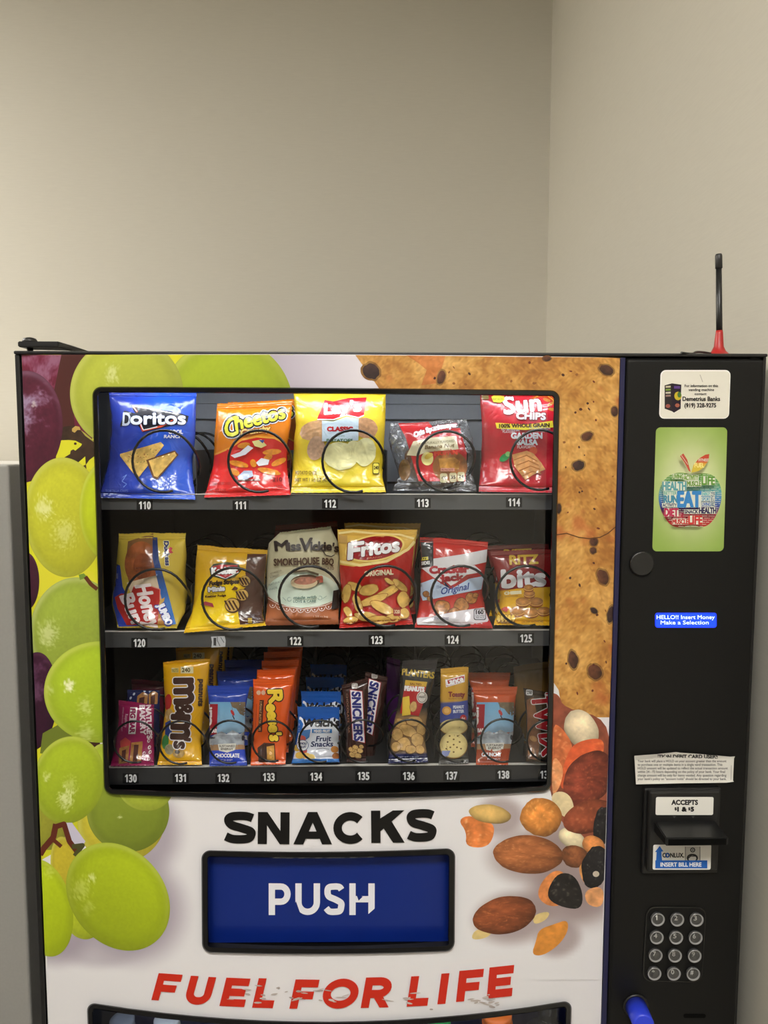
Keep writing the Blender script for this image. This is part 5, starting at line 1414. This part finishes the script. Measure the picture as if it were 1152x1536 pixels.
b.text('F', 522, 839, 22, 23, WH, rot=-8, shear=.2, grow=1.4, out=(110, 20, 30), outw=1.2); b.text('ritos', 543, 834, 56, 19, WH, rot=-8, shear=.15, grow=1.4, out=(110, 20, 30), outw=1.2)
b.text('BRAND', 551, 838.5, 22, 2.2, (220, 150, 120), rot=-6); b.text('ORIGINAL', 547, 864.5, 43, 7.5, (240, 224, 190), rot=-4, grow=.45)
frt = lambda *q: np.array((222, 180, 96.)) * (1 + .16 * noise(q[-2], q[-1], 21, 3, .14))[:, None]
rr_ = random.Random(11)
for x, y, rx, ry, rot in ((532, 880, 12, 6, 20), (553, 885, 15, 8, -10), (520, 890, 6, 14, 10), (578, 890, 26, 6, -30), (560, 900, 22, 6, -20), (600, 878, 14, 5, 40), (605, 900, 9, 12, 0), (536, 905, 14, 6, 70), (575, 912, 20, 7, 25), (550, 925, 18, 7, 10), (592, 926, 16, 6, -12), (522, 918, 9, 5, 60), (568, 930, 18, 6, 0), (606, 920, 8, 8, 0), (584, 872, 8, 3, 30), (526, 930, 10, 5, -10)):
    b.ell(x, y, rx + .9, ry + .9, (150, 84, 36), rot, wob=.2, seed=int(x)); b.ell(x, y, rx, ry, frt, rot, wob=.2, seed=int(x), rings=3)
b.rrect(590, 911, 601, 924, 2, (150, 50, 40)); b.text('320', 591.5, 920, 8, 5, (240, 220, 180), grow=.15)
b.build().behind(1, lines('gold and red corn chip bag', 123, 1), dy=.045, dx=.008, dz=.003)

b = Bag('popcorn_bag', 'red and white caramel popcorn bag with a blue band, above label 124', 'popcorn bag',
        [(630, 806), (632, 835), (630, 870), (631, 900), (626, 922), (622, 941)], [(732, 813), (731, 840), (727, 865), (723, 890), (728, 915), (739, 942)], (190, 42, 36), 2, T=.018, seed=11, group='bags on the middle shelf')
b.poly([(629, 808), (650, 808), (650, 850), (630, 852)], (44, 44, 48)); b.text('PRIZE', 626.5, 841, 16, 4, (220, 210, 70), rot=-6, grow=.3); b.text('INSIDE!', 626, 848, 19, 4.5, WH, rot=-6, grow=.3)
b.poly([(690, 832), (731, 824), (730, 843), (700, 850), (660, 858), (650, 850), (650, 838), (670, 835)], (222, 220, 224))
b.poly([(632, 852), (660, 848), (712, 848), (724, 858), (700, 862), (676, 881), (650, 866)], (226, 222, 226)); b.line([(660, 866), (676, 880), (700, 868), (726, 856)], 2.4, (176, 36, 44)); b.poly([(666, 872), (676, 882), (668, 880)], (30, 34, 80))
b.poly([(628, 876), (650, 868), (676, 884), (704, 868), (726, 864), (722, 884), (690, 890), (652, 898), (634, 901), (628, 884)], (196, 214, 240))
b.text('Cracker', 645, 860, 58, 10, (166, 30, 44), rot=-2, grow=1.2); b.text('Jack', 661, 872, 34, 9, (166, 30, 44), rot=-4, grow=1.1)
b.text('The', 654, 883, 8, 4, (60, 80, 150), rot=-10, shear=.3); b.text('Original', 661, 892, 42, 9.5, (50, 74, 150), rot=-11, shear=.35, grow=.3)
pc = lambda *q: np.array((170, 112, 60.)) * (1 + .45 * noise(q[-2], q[-1], 12, 4, .3))[:, None]
for x, y, r_ in ((663, 911, 11), (692, 908, 11), (682, 921, 9.5), (707, 897, 8.5), (639, 891, 4.5), (645, 898, 4), (713, 893, 4)): b.ell(x, y, r_ + .8, r_ + .5, (96, 52, 30), 0, wob=.16, seed=int(x)); b.ell(x, y, r_, r_ * .95, pc, 0, wob=.16, seed=int(x), rings=4)
b.poly([(650, 924), (690, 916), (726, 911), (733, 930), (728, 936), (680, 938), (648, 930)], (224, 218, 224)); b.poly([(624, 927), (660, 924), (690, 930), (670, 938), (626, 937)], (206, 202, 206))
b.poly([(700, 937), (735, 932), (738, 940), (704, 941)], (180, 40, 44)); b.rrect(710.5, 913, 729, 930, 3, (60, 60, 66)); b.rrect(711.5, 914, 728, 929, 3, (214, 212, 220)); b.text('160', 714, 921, 11, 6, (30, 30, 36), grow=.3); b.text('CALORIES', 713, 924.5, 14, 2.2, (50, 50, 56)); b.text('PER PACK', 714, 927.5, 13, 2.2, (50, 50, 56))
b.text('NET WT 1.25 OZ', 648, 929.5, 25, 3.2, (60, 70, 140)); b.build()

b = Bag('cracker_bag', 'red and yellow sandwich cracker bag, rightmost on the middle shelf', 'cracker bag',
        [(736, 828), (742, 855), (749, 890), (748, 915), (741, 937)], [(834, 824), (834, 860), (834, 900), (834, 938)], lambda x, y: np.stack([np.interp(y, [825, 884, 887, 940], c) for c in ((120, 140, 232, 236), (26, 30, 178, 184), (28, 32, 40, 36))], 1), 2, T=.018, seed=12, group='bags on the middle shelf')
b.poly([(745, 888), (775, 883), (834, 880), (834, 890), (760, 896), (748, 900)], (232, 178, 40))
b.text('RITZ', 765, 846.5, 42, 13, (206, 170, 60), rot=-2, grow=.9); b.text('bits', 754, 881, 64, 25, (226, 224, 228), rot=-3, grow=1.9, out=(130, 30, 40), outw=1.0); b.text('CHEESE', 757, 892, 25, 4, (250, 240, 200), rot=-4, grow=.6); b.text('SANDWICHES', 757, 896, 20, 2.2, (120, 80, 20), rot=-4)
ck = lambda a_, b_, x, y: np.array((196, 134, 70.)) * (1.12 - .3 * np.hypot(a_, b_) + .15 * noise(x, y, 5, 3, .3))[:, None]
for x, y, rx in ((776, 917, 11), (797, 919, 11), (816, 917, 10), (784, 903, 10.5), (804, 903, 10.5), (794, 891, 8.5), (793, 882, 7.5)):
    b.ell(x, y + 2.2, rx, rx * .56, (150, 86, 40)); b.ell(x, y + .8, rx * .98, rx * .5, (236, 180, 90)); b.ell(x, y - 1, rx, rx * .58, ck, 0)
for i in range(5): b.ell(748 + i * 5.4, 928, 3.6, 7, (150, 100, 30)); b.ell(748 + i * 5.4, 928, 2.8, 6, (244, 206, 90))
b.text('CRACKER SANDWICHES', 782, 934.5, 33, 3.2, (80, 40, 20), rot=-1); b.text('1.5 OZ', 820, 934, 10, 3, (80, 40, 20)); b.poly([(751, 914), (757, 910), (764, 911), (760, 918)], (200, 70, 50))
b.build().behind(1, lines('red and yellow cracker bag', 125, 1), dy=.042, dz=0)

# ---------------- bottom shelf
K3 = dict(T=.009, Y=.068, ybot=.047, wr=.0009, nu=22, nv=44)
b = Bag('fig_bar', 'magenta fig bar wrapper with sideways lettering, above label 130', 'snack bar',
        [(178, 1051), (177, 1085), (173, 1115), (166, 1149)], [(231, 1057), (231, 1100), (231, 1148)], (150, 26, 84), 3, seal=(.05, .05), seed=21, **K3)
b.text('NATURE\'S', 219, 1058, 50, 7, (236, 214, 226), rot=88, grow=.6); b.text('BAKERY', 209.5, 1058, 44, 7.5, (236, 214, 226), rot=88, grow=.6)
b.poly([(195.5, 1061), (206, 1061), (203, 1101), (192.5, 1101)], (232, 222, 226)); b.text('FIG BAR', 196, 1063, 36, 7, (150, 26, 84), rot=92, grow=.6); b.text('Raspberry', 188, 1071, 20, 4, (226, 180, 206), rot=94); b.text('STONE GROUND WHEAT', 184, 1061, 36, 2, (206, 150, 180), rot=94)
br = lambda *q: np.array((176, 122, 66.)) * (1 + .25 * noise(q[-2], q[-1], 22, 3, .4))[:, None]
b.poly([(180, 1112), (188, 1106), (196, 1112), (194, 1124), (181, 1122)], (196, 70, 70))
b.poly([(179, 1122), (194, 1118), (192, 1144), (178, 1146)], br, 3); b.poly([(183, 1126), (189, 1124), (188, 1141), (182, 1143)], (84, 44, 40)); b.poly([(197, 1114), (214, 1112), (212, 1144), (194, 1146)], br, 3); b.poly([(201, 1117), (208, 1117), (206, 1142), (199, 1143)], (86, 46, 42))
for x, y in ((223, 1111), (224, 1121), (216, 1130), (225, 1128), (214, 1136), (223, 1138)): b.ell(x, y, 2.2, 3.2, (236, 210, 224), 20); b.ell(x + .4, y, .9, 2, (150, 26, 84), 20)
b.build()
g = Bag('fig_bar', 'navy fig bar wrapper right behind the magenta one above label 130', 'snack bar', [(191, 1035), (188, 1085), (186, 1148)], [(240, 1036), (240, 1090), (240, 1148)], (34, 40, 92), 3, seal=(.02, .05), seed=22, **{**K3, 'Y': .105, 'ybot': .105})
g.poly([(206, 1044), (214, 1038), (222, 1041), (221, 1056), (205, 1056)], br, 3); g.poly([(223, 1041), (231, 1036), (237, 1040), (236, 1056), (223, 1056)], br, 3); g.poly([(209, 1047), (217, 1045), (216, 1056), (208, 1056)], (80, 44, 42)); g.poly([(226, 1045), (233, 1042), (232, 1056), (226, 1056)], (80, 44, 42))
for x, y in ((201, 1041), (196, 1047), (217, 1036.5), (225, 1036.5)): g.ell(x, y, 1.6, 2.4, (190, 200, 226), 30)
g.build()
g = Bag('fig_bar', 'dark red fig bar wrapper third in line above label 130', 'snack bar', [(197, 1019), (195, 1085), (193, 1148)], [(246, 1022), (246, 1090), (246, 1148)], (116, 26, 56), 3, seal=(.05, .05), seed=23, **{**K3, 'Y': .15, 'ybot': .15}); g.build()

b = Bag('candy_bag', 'yellow peanut candy bag with big sideways brown letters, above label 131', 'candy bag',
        [(245, 993), (246, 1030), (248, 1065), (243, 1105), (236, 1147)], [(315, 988), (312, 1030), (306, 1075), (302, 1110), (303, 1147)], lambda x, y: np.stack([np.interp(y, [985, 1050, 1147], c) for c in ((204, 222, 236), (150, 166, 180), (14, 18, 22))], 1), 3, seal=(.02, .03), seed=24, **{**K3, 'T': .013, 'Y': .074}, group='yellow candy bags')
b.rect(257, 1002, 268, 1009, (190, 170, 90)); b.rect(271, 1000, 290, 1010, (206, 196, 150)); b.text('240', 273, 1008, 12, 6, (70, 56, 20), grow=.3); b.text('NUTS', 258, 1008, 9, 5, (80, 60, 20))
BR = (64, 40, 34)
b.ell(252, 1053, 5.5, 12, (176, 44, 40), 5); b.ell(254, 1073, 6, 10, speck((196, 158, 96), 3, .3, .3), 0); b.poly([(248, 1084), (256, 1080), (258, 1100), (247, 1110)], (34, 56, 120)); b.ell(248, 1113, 5, 11, (60, 130, 66), 5); b.ell(254, 1124, 7, 8, speck((150, 140, 110), 5, .3, .3))
b.ell(268, 1130, 9, 7, speck((176, 140, 70), 6, .3, .3)); b.ell(266, 1128, 4, 3, (70, 60, 50))
for g_, c in ((2.4, (236, 230, 226)), (.9, BR)):
    b.text('m', 262, 1019, 36, 40, c, rot=89, grow=g_ + 1.6); b.text('&', 264, 1055.5, 18, 24, c, rot=90, grow=g_ + .6); b.text('m', 258.5, 1073, 34, 38, c, rot=92, grow=g_ + 1.6); b.text("'s", 262, 1107, 15, 22, c, rot=93, grow=g_ + .5)
b.text('peanuts', 299, 1019, 40, 7.5, (66, 44, 30), rot=92, grow=.7)
b.build().behind(3, ['yellow candy bag, %s in line in the coil above label 131' % w_ for w_ in ORD], dx=.003, dz=.0035)

def climb(b, x0, x1, y0, y1, top, low, cap, word_):
    """outdoor energy bar artwork"""
    sx = (x1 - x0) / 60; sy = (y1 - y0) / 120
    X = lambda v: x0 + v * sx
    Yv = lambda v: y0 + v * sy
    b.poly([(X(1), Yv(24)), (X(59), Yv(24)), (X(58), Yv(70)), (X(1), Yv(72))], lambda x, y: np.stack([np.interp(y, [Yv(24), Yv(70)], c) for c in ((110, 160), (166, 196), (206, 226))], 1), 6)
    b.poly([(X(34), Yv(24)), (X(59), Yv(24)), (X(59), Yv(46)), (X(50), Yv(42)), (X(44), Yv(34)), (X(38), Yv(32))], speck((110, 94, 74), 3, .3, .2), 4)
    b.ell(X(38), Yv(40), 2.4 * sx, 5 * sy, (176, 50, 50), -30); b.line([(X(38), Yv(44)), (X(41), Yv(50))], 1.6, (60, 50, 50)); b.line([(X(36), Yv(26)), (X(38), Yv(37))], .5, (90, 80, 80))
    b.poly([(X(0), Yv(78)), (X(10), Yv(72)), (X(20), Yv(68)), (X(28), Yv(72)), (X(38), Yv(66)), (X(50), Yv(72)), (X(58), Yv(68)), (X(58), Yv(90)), (X(0), Yv(92))], lambda x, y: np.array((170, 178, 188.)) * (1 + .3 * noise(x, y, 3, 4, .15))[:, None], 3)
    b.poly([(X(0), Yv(88)), (X(58), Yv(88)), (X(58), Yv(98)), (X(0), Yv(99))], (166, 130, 96))
    b.poly([(X(0), Yv(97)), (X(58), Yv(95)), (X(58), Yv(117)), (X(0), Yv(117))], low)
    b.poly([(X(14), Yv(87)), (X(44), Yv(86)), (X(42), Yv(96)), (X(29), Yv(100)), (X(16), Yv(97))], (226, 224, 214))
    b.text('SUSTAINED', X(16), Yv(91.6), 26 * sx, 3.0 * sy, (70, 60, 56), grow=.12); b.text('ENERGY', X(19), Yv(96), 20 * sx, 3.2 * sy, (70, 60, 56), grow=.15)
    b.poly([(X(1), Yv(27)), (X(14), Yv(27)), (X(12), Yv(72)), (X(1), Yv(74))], (160, 30, 44)); b.text('CLIF', X(3), Yv(59), 31 * sy, 8 * sx, (240, 232, 232), rot=-89, grow=.9); b.text('BAR', X(2.5), Yv(70), 10 * sx, 5.5 * sy, (240, 232, 232), grow=.4)
    b.text(word_[0], X(9), Yv(107), (40 if len(word_[0]) > 8 else 30) * sx, 5.4 * sy, (240, 240, 244), grow=.35); b.text(word_[1], X(18), Yv(112.5), 20 * sx, 2.6 * sy, (220, 220, 230)); b.text('ENERGY', X(0.5), Yv(79), 9 * sx, 2.6 * sy, (30, 30, 50), grow=.1); b.ell(X(55), Yv(78), 2, 4, (50, 56, 70))
b = Bag('energy_bar', 'blue energy bar wrapper with a mountain picture, above label 132', 'snack bar',
        [(311, 1029), (314, 1060), (314, 1110), (314, 1149)], [(375, 1028), (369, 1060), (366, 1110), (371, 1148)], (34, 66, 168), 3, seal=(.1, .05), seed=25, **K3)
climb(b, 314, 369, 1029, 1149, None, (36, 68, 190), None, ('CHOCOLATE', 'CHIP')); b.build().behind(2, lines('blue energy bar wrapper', 132, 2), dx=.001, dz=.002)

b = Bag('peanut_butter_cups', 'orange peanut butter cup pack with yellow script, front one above label 133', 'candy pack',
        [(380, 1019), (380, 1060), (378, 1105), (376, 1148)], [(439, 1017), (435, 1060), (431, 1105), (428, 1146)], (226, 90, 24), 3, seal=(.07, .04), seed=26, **K3, group='orange candy packs')
for g_, c in ((2.4, (60, 30, 20)), (.7, (246, 208, 60))):
    b.text('R', 402, 1036, 20, 20, c, rot=82, shear=.1, grow=g_ + .7); b.text("eese's", 400, 1057, 54, 16, c, rot=84, shear=.1, grow=g_ + .7)
b.poly([(389.5, 1050), (396, 1050), (393, 1098), (387, 1098)], (84, 40, 26)); b.text('2 PEANUT BUTTER CUPS', 390, 1052, 44, 3, (230, 180, 120), rot=93); b.line([(385, 1056), (383, 1096)], .8, (150, 60, 20))
b.ell(388, 1039, 3.4, 3.6, (226, 180, 150)); b.ell(395, 1039, 3.2, 3.6, (226, 180, 150))
b.poly([(386, 1122), (396, 1114), (412, 1115), (414, 1144), (388, 1143)], (74, 42, 30)); b.poly([(400, 1120), (411, 1118), (412, 1140), (401, 1143)], speck((206, 152, 70), 4, .25, .5), 3)
for k in range(5): b.line([(388 + k * 2.6, 1120 - k), (389 + k * 2.4, 1142)], .7, (44, 24, 18))
b.build().behind(4, ['orange peanut butter cup pack, %s in line above label 133' % w_ for w_ in ORD], dy=.028, dx=.0015, dz=.0042)

b = Bag('fruit_snacks', 'blue and white fruit snack pouch, front one above label 134', 'snack pouch',
        [(446, 1060), (447, 1085), (442, 1115), (437, 1145)], [(509, 1061), (509, 1090), (508, 1120), (509, 1143)], (34, 92, 178), 3, seal=(.2, .04), seed=27, **{**K3, 'T': .013, 'Y': .074}, group='blue fruit snack pouches')
b.poly([(449, 1073), (456, 1080), (480, 1084), (500, 1076), (508, 1080), (508, 1138), (440, 1138), (448, 1100)], (222, 226, 236)); b.poly([(448, 1074), (446, 1100), (452, 1098), (455, 1086)], (40, 110, 200))
b.text("Welch's", 454, 1090, 54, 11, (28, 28, 40), rot=-1, shear=.15, grow=.9); b.rect(468, 1093.5, 498, 1099.5, (50, 120, 190)); b.text('MIXED FRUIT', 471, 1098.5, 24, 3.6, WH, grow=.25)
b.poly([(450, 1096), (466, 1094), (464, 1106), (456, 1112), (448, 1110)], (70, 120, 180))
b.text('Fruit', 474, 1112, 22, 7.5, (30, 44, 90), rot=-2, shear=.2, grow=.3); b.text('Snacks', 466, 1120, 33, 7.5, (30, 44, 90), rot=-1, shear=.2, grow=.3); b.line([(474, 1124), (484, 1122), (494, 1124)], .6, (60, 60, 90))
for x, y, c in ((453, 1108, (196, 90, 80)), (446, 1122, (206, 170, 70)), (455, 1126, (190, 70, 70)), (449, 1133, (230, 190, 90)), (460, 1134, (232, 176, 90)), (502, 1124, (176, 116, 50)), (504, 1134, (150, 90, 40)), (467, 1136, (226, 196, 110))): b.ell(x, y, 6, 5, c, 10, wob=.1)
b.ell(454, 1118, 9, 8.5, (90, 110, 150)); b.ell(454, 1118, 8, 7.6, (240, 242, 246)); b.text('WHOLE', 448, 1117, 12, 3.4, (40, 60, 110), grow=.2); b.text('FRUIT', 449, 1122, 10.5, 3.4, (40, 60, 110), grow=.2)
b.poly([(470, 1126), (496, 1124), (498, 1134), (472, 1135)], (206, 208, 218)); b.poly([(440, 1138), (508, 1138), (508, 1143), (438, 1145)], (60, 120, 190))
b.build().behind(3, ['blue fruit snack pouch, %s in line above label 134' % w_ for w_ in ORD], dx=.002, dz=.004)

def choc(label, Lq, Rq, Y, seed, tx, ty, tl, th, rot, nuts=True):
    b = Bag('chocolate_bar', label, 'candy bar', Lq, Rq, (58, 30, 26), 3, seal=(.05, .04), seed=seed, **{**K3, 'Y': Y, 'ybot': Y - .012}, group='brown chocolate bars')
    c, s_ = math.cos(math.radians(rot)), math.sin(math.radians(rot))
    f = lambda a, p: (tx + a * c + p * s_, ty + a * s_ - p * c)
    b.poly([f(-4, -3.4), f(tl * .97, -3.4), f(tl + 4, th + 4), f(-1, th + 4)], (170, 40, 50)); b.poly([f(-3, -2.4), f(tl * .97, -2.4), f(tl + 3, th + 3), f(0, th + 3)], (236, 232, 240))
    b.text('SNICKERS', tx, ty, tl - 1, th, (40, 44, 120), rot=rot, shear=.08, grow=.9)
    b.text('CHOCOLATE BAR', *f(2, -9), tl * .8, 2.6, (170, 130, 110), rot=rot)
    e = f(-9, 4); b.rrect(e[0] - 4, e[1] - 4, e[0] + 5, e[1] + 4, 2, (190, 184, 180)); b.text('250', e[0] - 2.5, e[1] + 2, 6, 3.6, (60, 40, 40))
    if nuts:
        for x, y, r_ in ((527, 1124, 4.5), (533, 1121, 4.5), (540, 1126, 4.5), (529, 1132, 5), (537, 1134, 5), (542, 1120, 3.5), (532, 1127, 4)): b.ell(x, y, r_ + .5, r_ * .8 + .5, (110, 70, 40), 20, wob=.1, seed=int(x)); b.ell(x, y, r_, r_ * .8, speck((206, 168, 104), 5, .2, .4), 20, wob=.1, seed=int(x))
    return b.build()
bs = choc('brown chocolate bar with bright sideways lettering, front one above label 135', [(512, 1028), (516, 1060), (519, 1100), (520, 1143)], [(553, 1016), (552, 1060), (550, 1100), (549, 1142)], .066, 28, 528, 1038, 74, 12, 87)
choc('brown chocolate bar leaning to the right, behind the front one above label 135', [(548, 1008), (546, 1050), (545, 1090), (544, 1143)], [(582, 1016), (576, 1060), (566, 1110), (560, 1146)], .095, 29, 556, 1022, 76, 12, 99, False)
g = Bag('candy_bar', 'purple candy wrapper in the dark between labels 135 and 136', 'candy bar', [(580, 985), (579, 1050), (580, 1148)], [(600, 990), (601, 1050), (600, 1148)], (96, 30, 120), 3, seal=(.05, .05), seed=30, **{**K3, 'Y': .17, 'ybot': .17}); g.build()

b = Bag('peanut_pack', 'tall salted peanut pack with a dark top, above label 136', 'snack pack',
        [(604, 991), (601, 1030), (594, 1070), (586, 1110), (582, 1145)], [(657, 989), (650, 1030), (641, 1075), (637, 1110), (642, 1143)], lambda x, y: np.stack([np.interp(y, [990, 1060, 1075, 1128, 1131, 1146], c) for c in ((46, 40, 150, 150, 26, 24), (44, 38, 120, 120, 32, 30), (46, 36, 84, 84, 84, 80))], 1), 3, seal=(.09, .04), seed=31, **{**K3, 'T': .012, 'Y': .072})
b.text('PLANTERS', 603, 1012, 48, 9.5, (190, 160, 60), rot=7, grow=.45); b.poly([(608, 1020), (641, 1023), (639, 1030), (607, 1028)], (206, 166, 60)); b.text('SALTED', 615, 1027, 17, 3, (110, 40, 30), rot=5, grow=.15)
b.poly([(607, 1028), (639, 1030), (634, 1058), (628, 1074), (600, 1070)], (176, 34, 40)); b.text('PEANUTS', 607, 1035.5, 29, 6.5, WH, rot=4, grow=.7)
b.ell(633, 1046, 8, 9, (226, 222, 216)); b.ell(633, 1046, 6.8, 7.8, (90, 60, 56)); b.ell(633, 1046, 6, 7, (216, 210, 204)); b.text('FRESH', 628.5, 1047, 9, 3, (60, 50, 50), grow=.1)
nut_ = lambda *q: np.array((206, 166, 104.)) * (1 + .16 * noise(q[-2], q[-1], 33, 3, .3))[:, None]
b.poly([(604, 1046), (614, 1044), (616, 1072), (603, 1074)], (232, 196, 70))
for x, y, rx, ry, rot in ((620, 1060, 5, 8, 10), (600, 1085, 10, 7, 20), (622, 1082, 12, 7, 0), (632, 1094, 7, 10, 10), (612, 1096, 14, 8, 25), (596, 1102, 8, 9, 0), (626, 1110, 9, 10, -20), (606, 1116, 10, 10, 10), (594, 1120, 7, 7, 0), (630, 1124, 7, 6, 30), (616, 1124, 8, 6, 0)):
    b.ell(x, y, rx + .6, ry + .6, (130, 88, 50), rot, wob=.1, seed=int(x)); b.ell(x, y, rx, ry, nut_, rot, wob=.1, seed=int(x), rings=3)
b.text('NET WT 1.75 OZ', 598, 1137, 30, 3, (170, 180, 210), rot=1); b.build()

b = Bag('cracker_pack', 'clear ended peanut butter cracker pack with a mustard top, above label 137', 'snack pack',
        [(661, 1003), (660, 1050), (660, 1100), (658, 1146)], [(703, 1000), (702, 1050), (702, 1100), (703, 1144)], lambda x, y: np.stack([np.interp(y, [1000, 1052, 1054, 1080, 1084, 1146], c) for c in ((196, 200, 60, 60, 70, 60), (150, 152, 74, 74, 64, 60), (48, 50, 140, 140, 58, 60))], 1), 3, seal=(.05, .04), seed=32, **{**K3, 'T': .011})
b.poly([(660, 1062), (675, 1056), (702, 1050), (702, 1078), (660, 1084)], (56, 72, 150))
b.poly([(668, 1020), (697, 1012), (697, 1023), (669, 1031)], (236, 232, 230)); b.poly([(669.5, 1021), (696, 1013.5), (696, 1022), (670, 1029.5)], (176, 40, 44)); b.text('Lance', 671, 1028, 25, 8.5, WH, rot=-14, grow=.6)
b.text('Toasty', 673, 1045, 24, 7, (130, 50, 40), grow=.6); b.text('REAL PEANUT BUTTER', 673, 1049, 22, 2, (130, 60, 40)); b.text('PEANUT', 680, 1063, 16, 4.4, (220, 226, 240), rot=-2, grow=.25); b.text('BUTTER', 680, 1069.5, 16, 4.4, (220, 226, 240), rot=-2, grow=.25)
b.ell(670, 1066, 7, 6.5, (206, 150, 70)); b.ell(670, 1066, 4.5, 4, (226, 176, 100)); b.ell(695, 1077, 5, 5, (176, 40, 44)); b.text('6g', 692.6, 1078.7, 5, 3.5, WH)
crk = lambda a_, b_, x, y: np.array((226, 206, 140.)) * (1.04 - .12 * np.hypot(a_, b_) ** 3 + .05 * noise(x, y, 2, 3, .2))[:, None]
for cy, clipy in ((1090, 0), (1117, 1)):
    b.ell(680.5, cy + 1, 21, 20 if clipy else 12, (150, 112, 60)); b.ell(680.5, cy, 20.4, 19.4 if clipy else 11.5, crk, wob=.03, seed=3)
    if clipy:
        for dx_, dy_ in ((0, -8), (-9, -4), (9, -4), (-5, 4), (5, 4), (0, 0), (-11, 6), (11, 6), (0, 11), (-6, -13), (6, -13)): b.ell(680.5 + dx_, cy + dy_, 1.5, 1.3, (120, 94, 50))
b.poly([(663, 1126), (676, 1126), (672, 1134), (663, 1136)], (130, 140, 190)); b.build()

b = Bag('energy_bar', 'light blue energy bar wrapper with orange ends, above label 138', 'snack bar',
        [(708, 1030), (714, 1055), (716, 1100), (714, 1147)], [(776, 1030), (772, 1060), (770, 1100), (762, 1147)], (186, 78, 36), 3, seal=(.1, .05), seed=33, **{**K3, 'wr': .0014})
climb(b, 714, 772, 1030, 1147, None, (160, 66, 34), None, ('CRUNCHY', 'PEANUT')); b.build().behind(1, lines('orange ended energy bar wrapper', 138, 1), dx=-.001, dz=.002)

b = Bag('caramel_bar', 'dark caramel bar wrapper with big slanted red letters, at the right edge above label 139', 'candy bar',
        [(785, 1032), (790, 1075), (789, 1142)], [(836, 1042), (840, 1090), (840, 1144)], lambda x, y: np.stack([60 + 20 * noise(x, y, 2, 3, .08), 46 + 14 * noise(x, y, 2, 3, .08), 34 + 0 * x], 1), 3, seal=(.05, .04), seed=34, **K3)
b.poly([(790, 1050), (800, 1046), (812, 1100), (806, 1140), (792, 1138)], speck((124, 80, 52), 3, .4, .15), 4)
for g_, c in ((2.0, (232, 224, 222)), (.8, (176, 36, 44))):
    b.text('TWIX', 797, 1043, 92, 26, c, rot=79, shear=.1, grow=g_ + .8)
b.rrect(789, 1034, 799, 1043, 2, (186, 184, 182)); b.text('250', 790.5, 1041, 7, 4.5, (50, 50, 50), grow=.2); b.ell(800, 1108, 6, 4, speck((190, 140, 90), 4), 30); b.ell(797, 1128, 5, 7, speck((170, 120, 80), 4), 10)
b.build()
g = Bag('caramel_bar', 'gold caramel bar wrapper behind the dark one above label 139', 'candy bar', [(770, 1000), (772, 1060), (774, 1145)], [(822, 992), (824, 1060), (824, 1145)], (120, 88, 40), 3, seal=(.06, .05), seed=35, **{**K3, 'Y': .13, 'ybot': .13, 'wr': .002}); g.build()

# ================================================================== drinks behind the lower window
def bottle(label, x, ytop, rcap, Y, cap_mat, body_mat, group, capH=.013, neck=True):
    o = pt(x, ytop, Y); zt = o[2]; R = rcap * (Y - CAM[1]) / FPX
    z0 = zlow - .26
    t = empty('drink_bottle', (o[0], Y, z0), label, 'bottle', group)
    MB().lathe([(R, zt - capH), (R * 1.02, zt - .003), (R * .9, zt - .0006), (R * .5, zt)], (o[0], Y, 0), n=36).build('cap', cap_mat, t)
    MB().lathe([(R * 1.06, zt - capH - .003), (R * 1.06, zt - capH - .0006)], (o[0], Y, 0), n=36).build('cap_ring', cap_mat, t)
    B = max(R * 2.0, .032)
    MB().lathe([(B * .9, z0), (B, z0 + .01), (B, z0 + .12), (B * .96, z0 + .14), (R * 1.15, zt - capH - .02), (R * .9, zt - capH - .002), (R * .9, zt - .004)], (o[0], Y, 0), n=32).build('body', body_mat, t)
    return t
pet = mat('clear_drink', (70, 76, 92), .08)
white_cap = mat('white_cap', (206, 208, 212), .4); grey_cap = mat('grey_cap', (132, 138, 150), .4); red_cap = mat('red_cap', (130, 26, 30), .4); green_cap = mat('green_cap', (52, 168, 84), .4); orange_cap = mat('orange_cap', (236, 112, 26), .4)
DG = 'bottles behind the drinks window'
bottle('drink bottle with a grey cap, leftmost behind the lower window', 183, 1527, 19, .09, grey_cap, pet, DG)
bottle('drink bottle with a bright white cap, second from left behind the lower window', 250, 1526, 20, .09, white_cap, pet, DG)
bottle('drink bottle with a small white cap, third from left in the lower window', 416, 1532, 17, .10, white_cap, pet, DG)
bottle('drink bottle with a dark red cap behind the lower window', 588, 1530, 18, .10, red_cap, pet, DG)
bottle('drink bottle with a green cap behind the lower window', 659, 1526, 18, .09, green_cap, pet, DG)
bottle('drink bottle with an orange cap behind the lower window', 746, 1518, 23, .08, orange_cap, pet, DG)
t = bottle('clear drink bottle at the right end of the lower window', 822, 1503, 15, .10, M['lens'], M['dark_clear'], DG, capH=.02)
t = bottle('clear drink bottle with a pale cap in the middle of the lower window', 508, 1534, 20, .09, grey_cap, pet, DG)
dz0 = zlow - .26
MB().box((XI0 + .004, .045, dz0 - .004), (XI1, IB - .01, dz0)).build('drinks_shelf', M['tray'], VM)
MB().box((XI0 + .004, .2, dz0), (XI1, .205, zlow)).build('blue_tint_backing', mat('blue_tint_sheet', (30, 40, 90), .4), VM)  # bluish light inside the drinks window, put into the sheet's colour
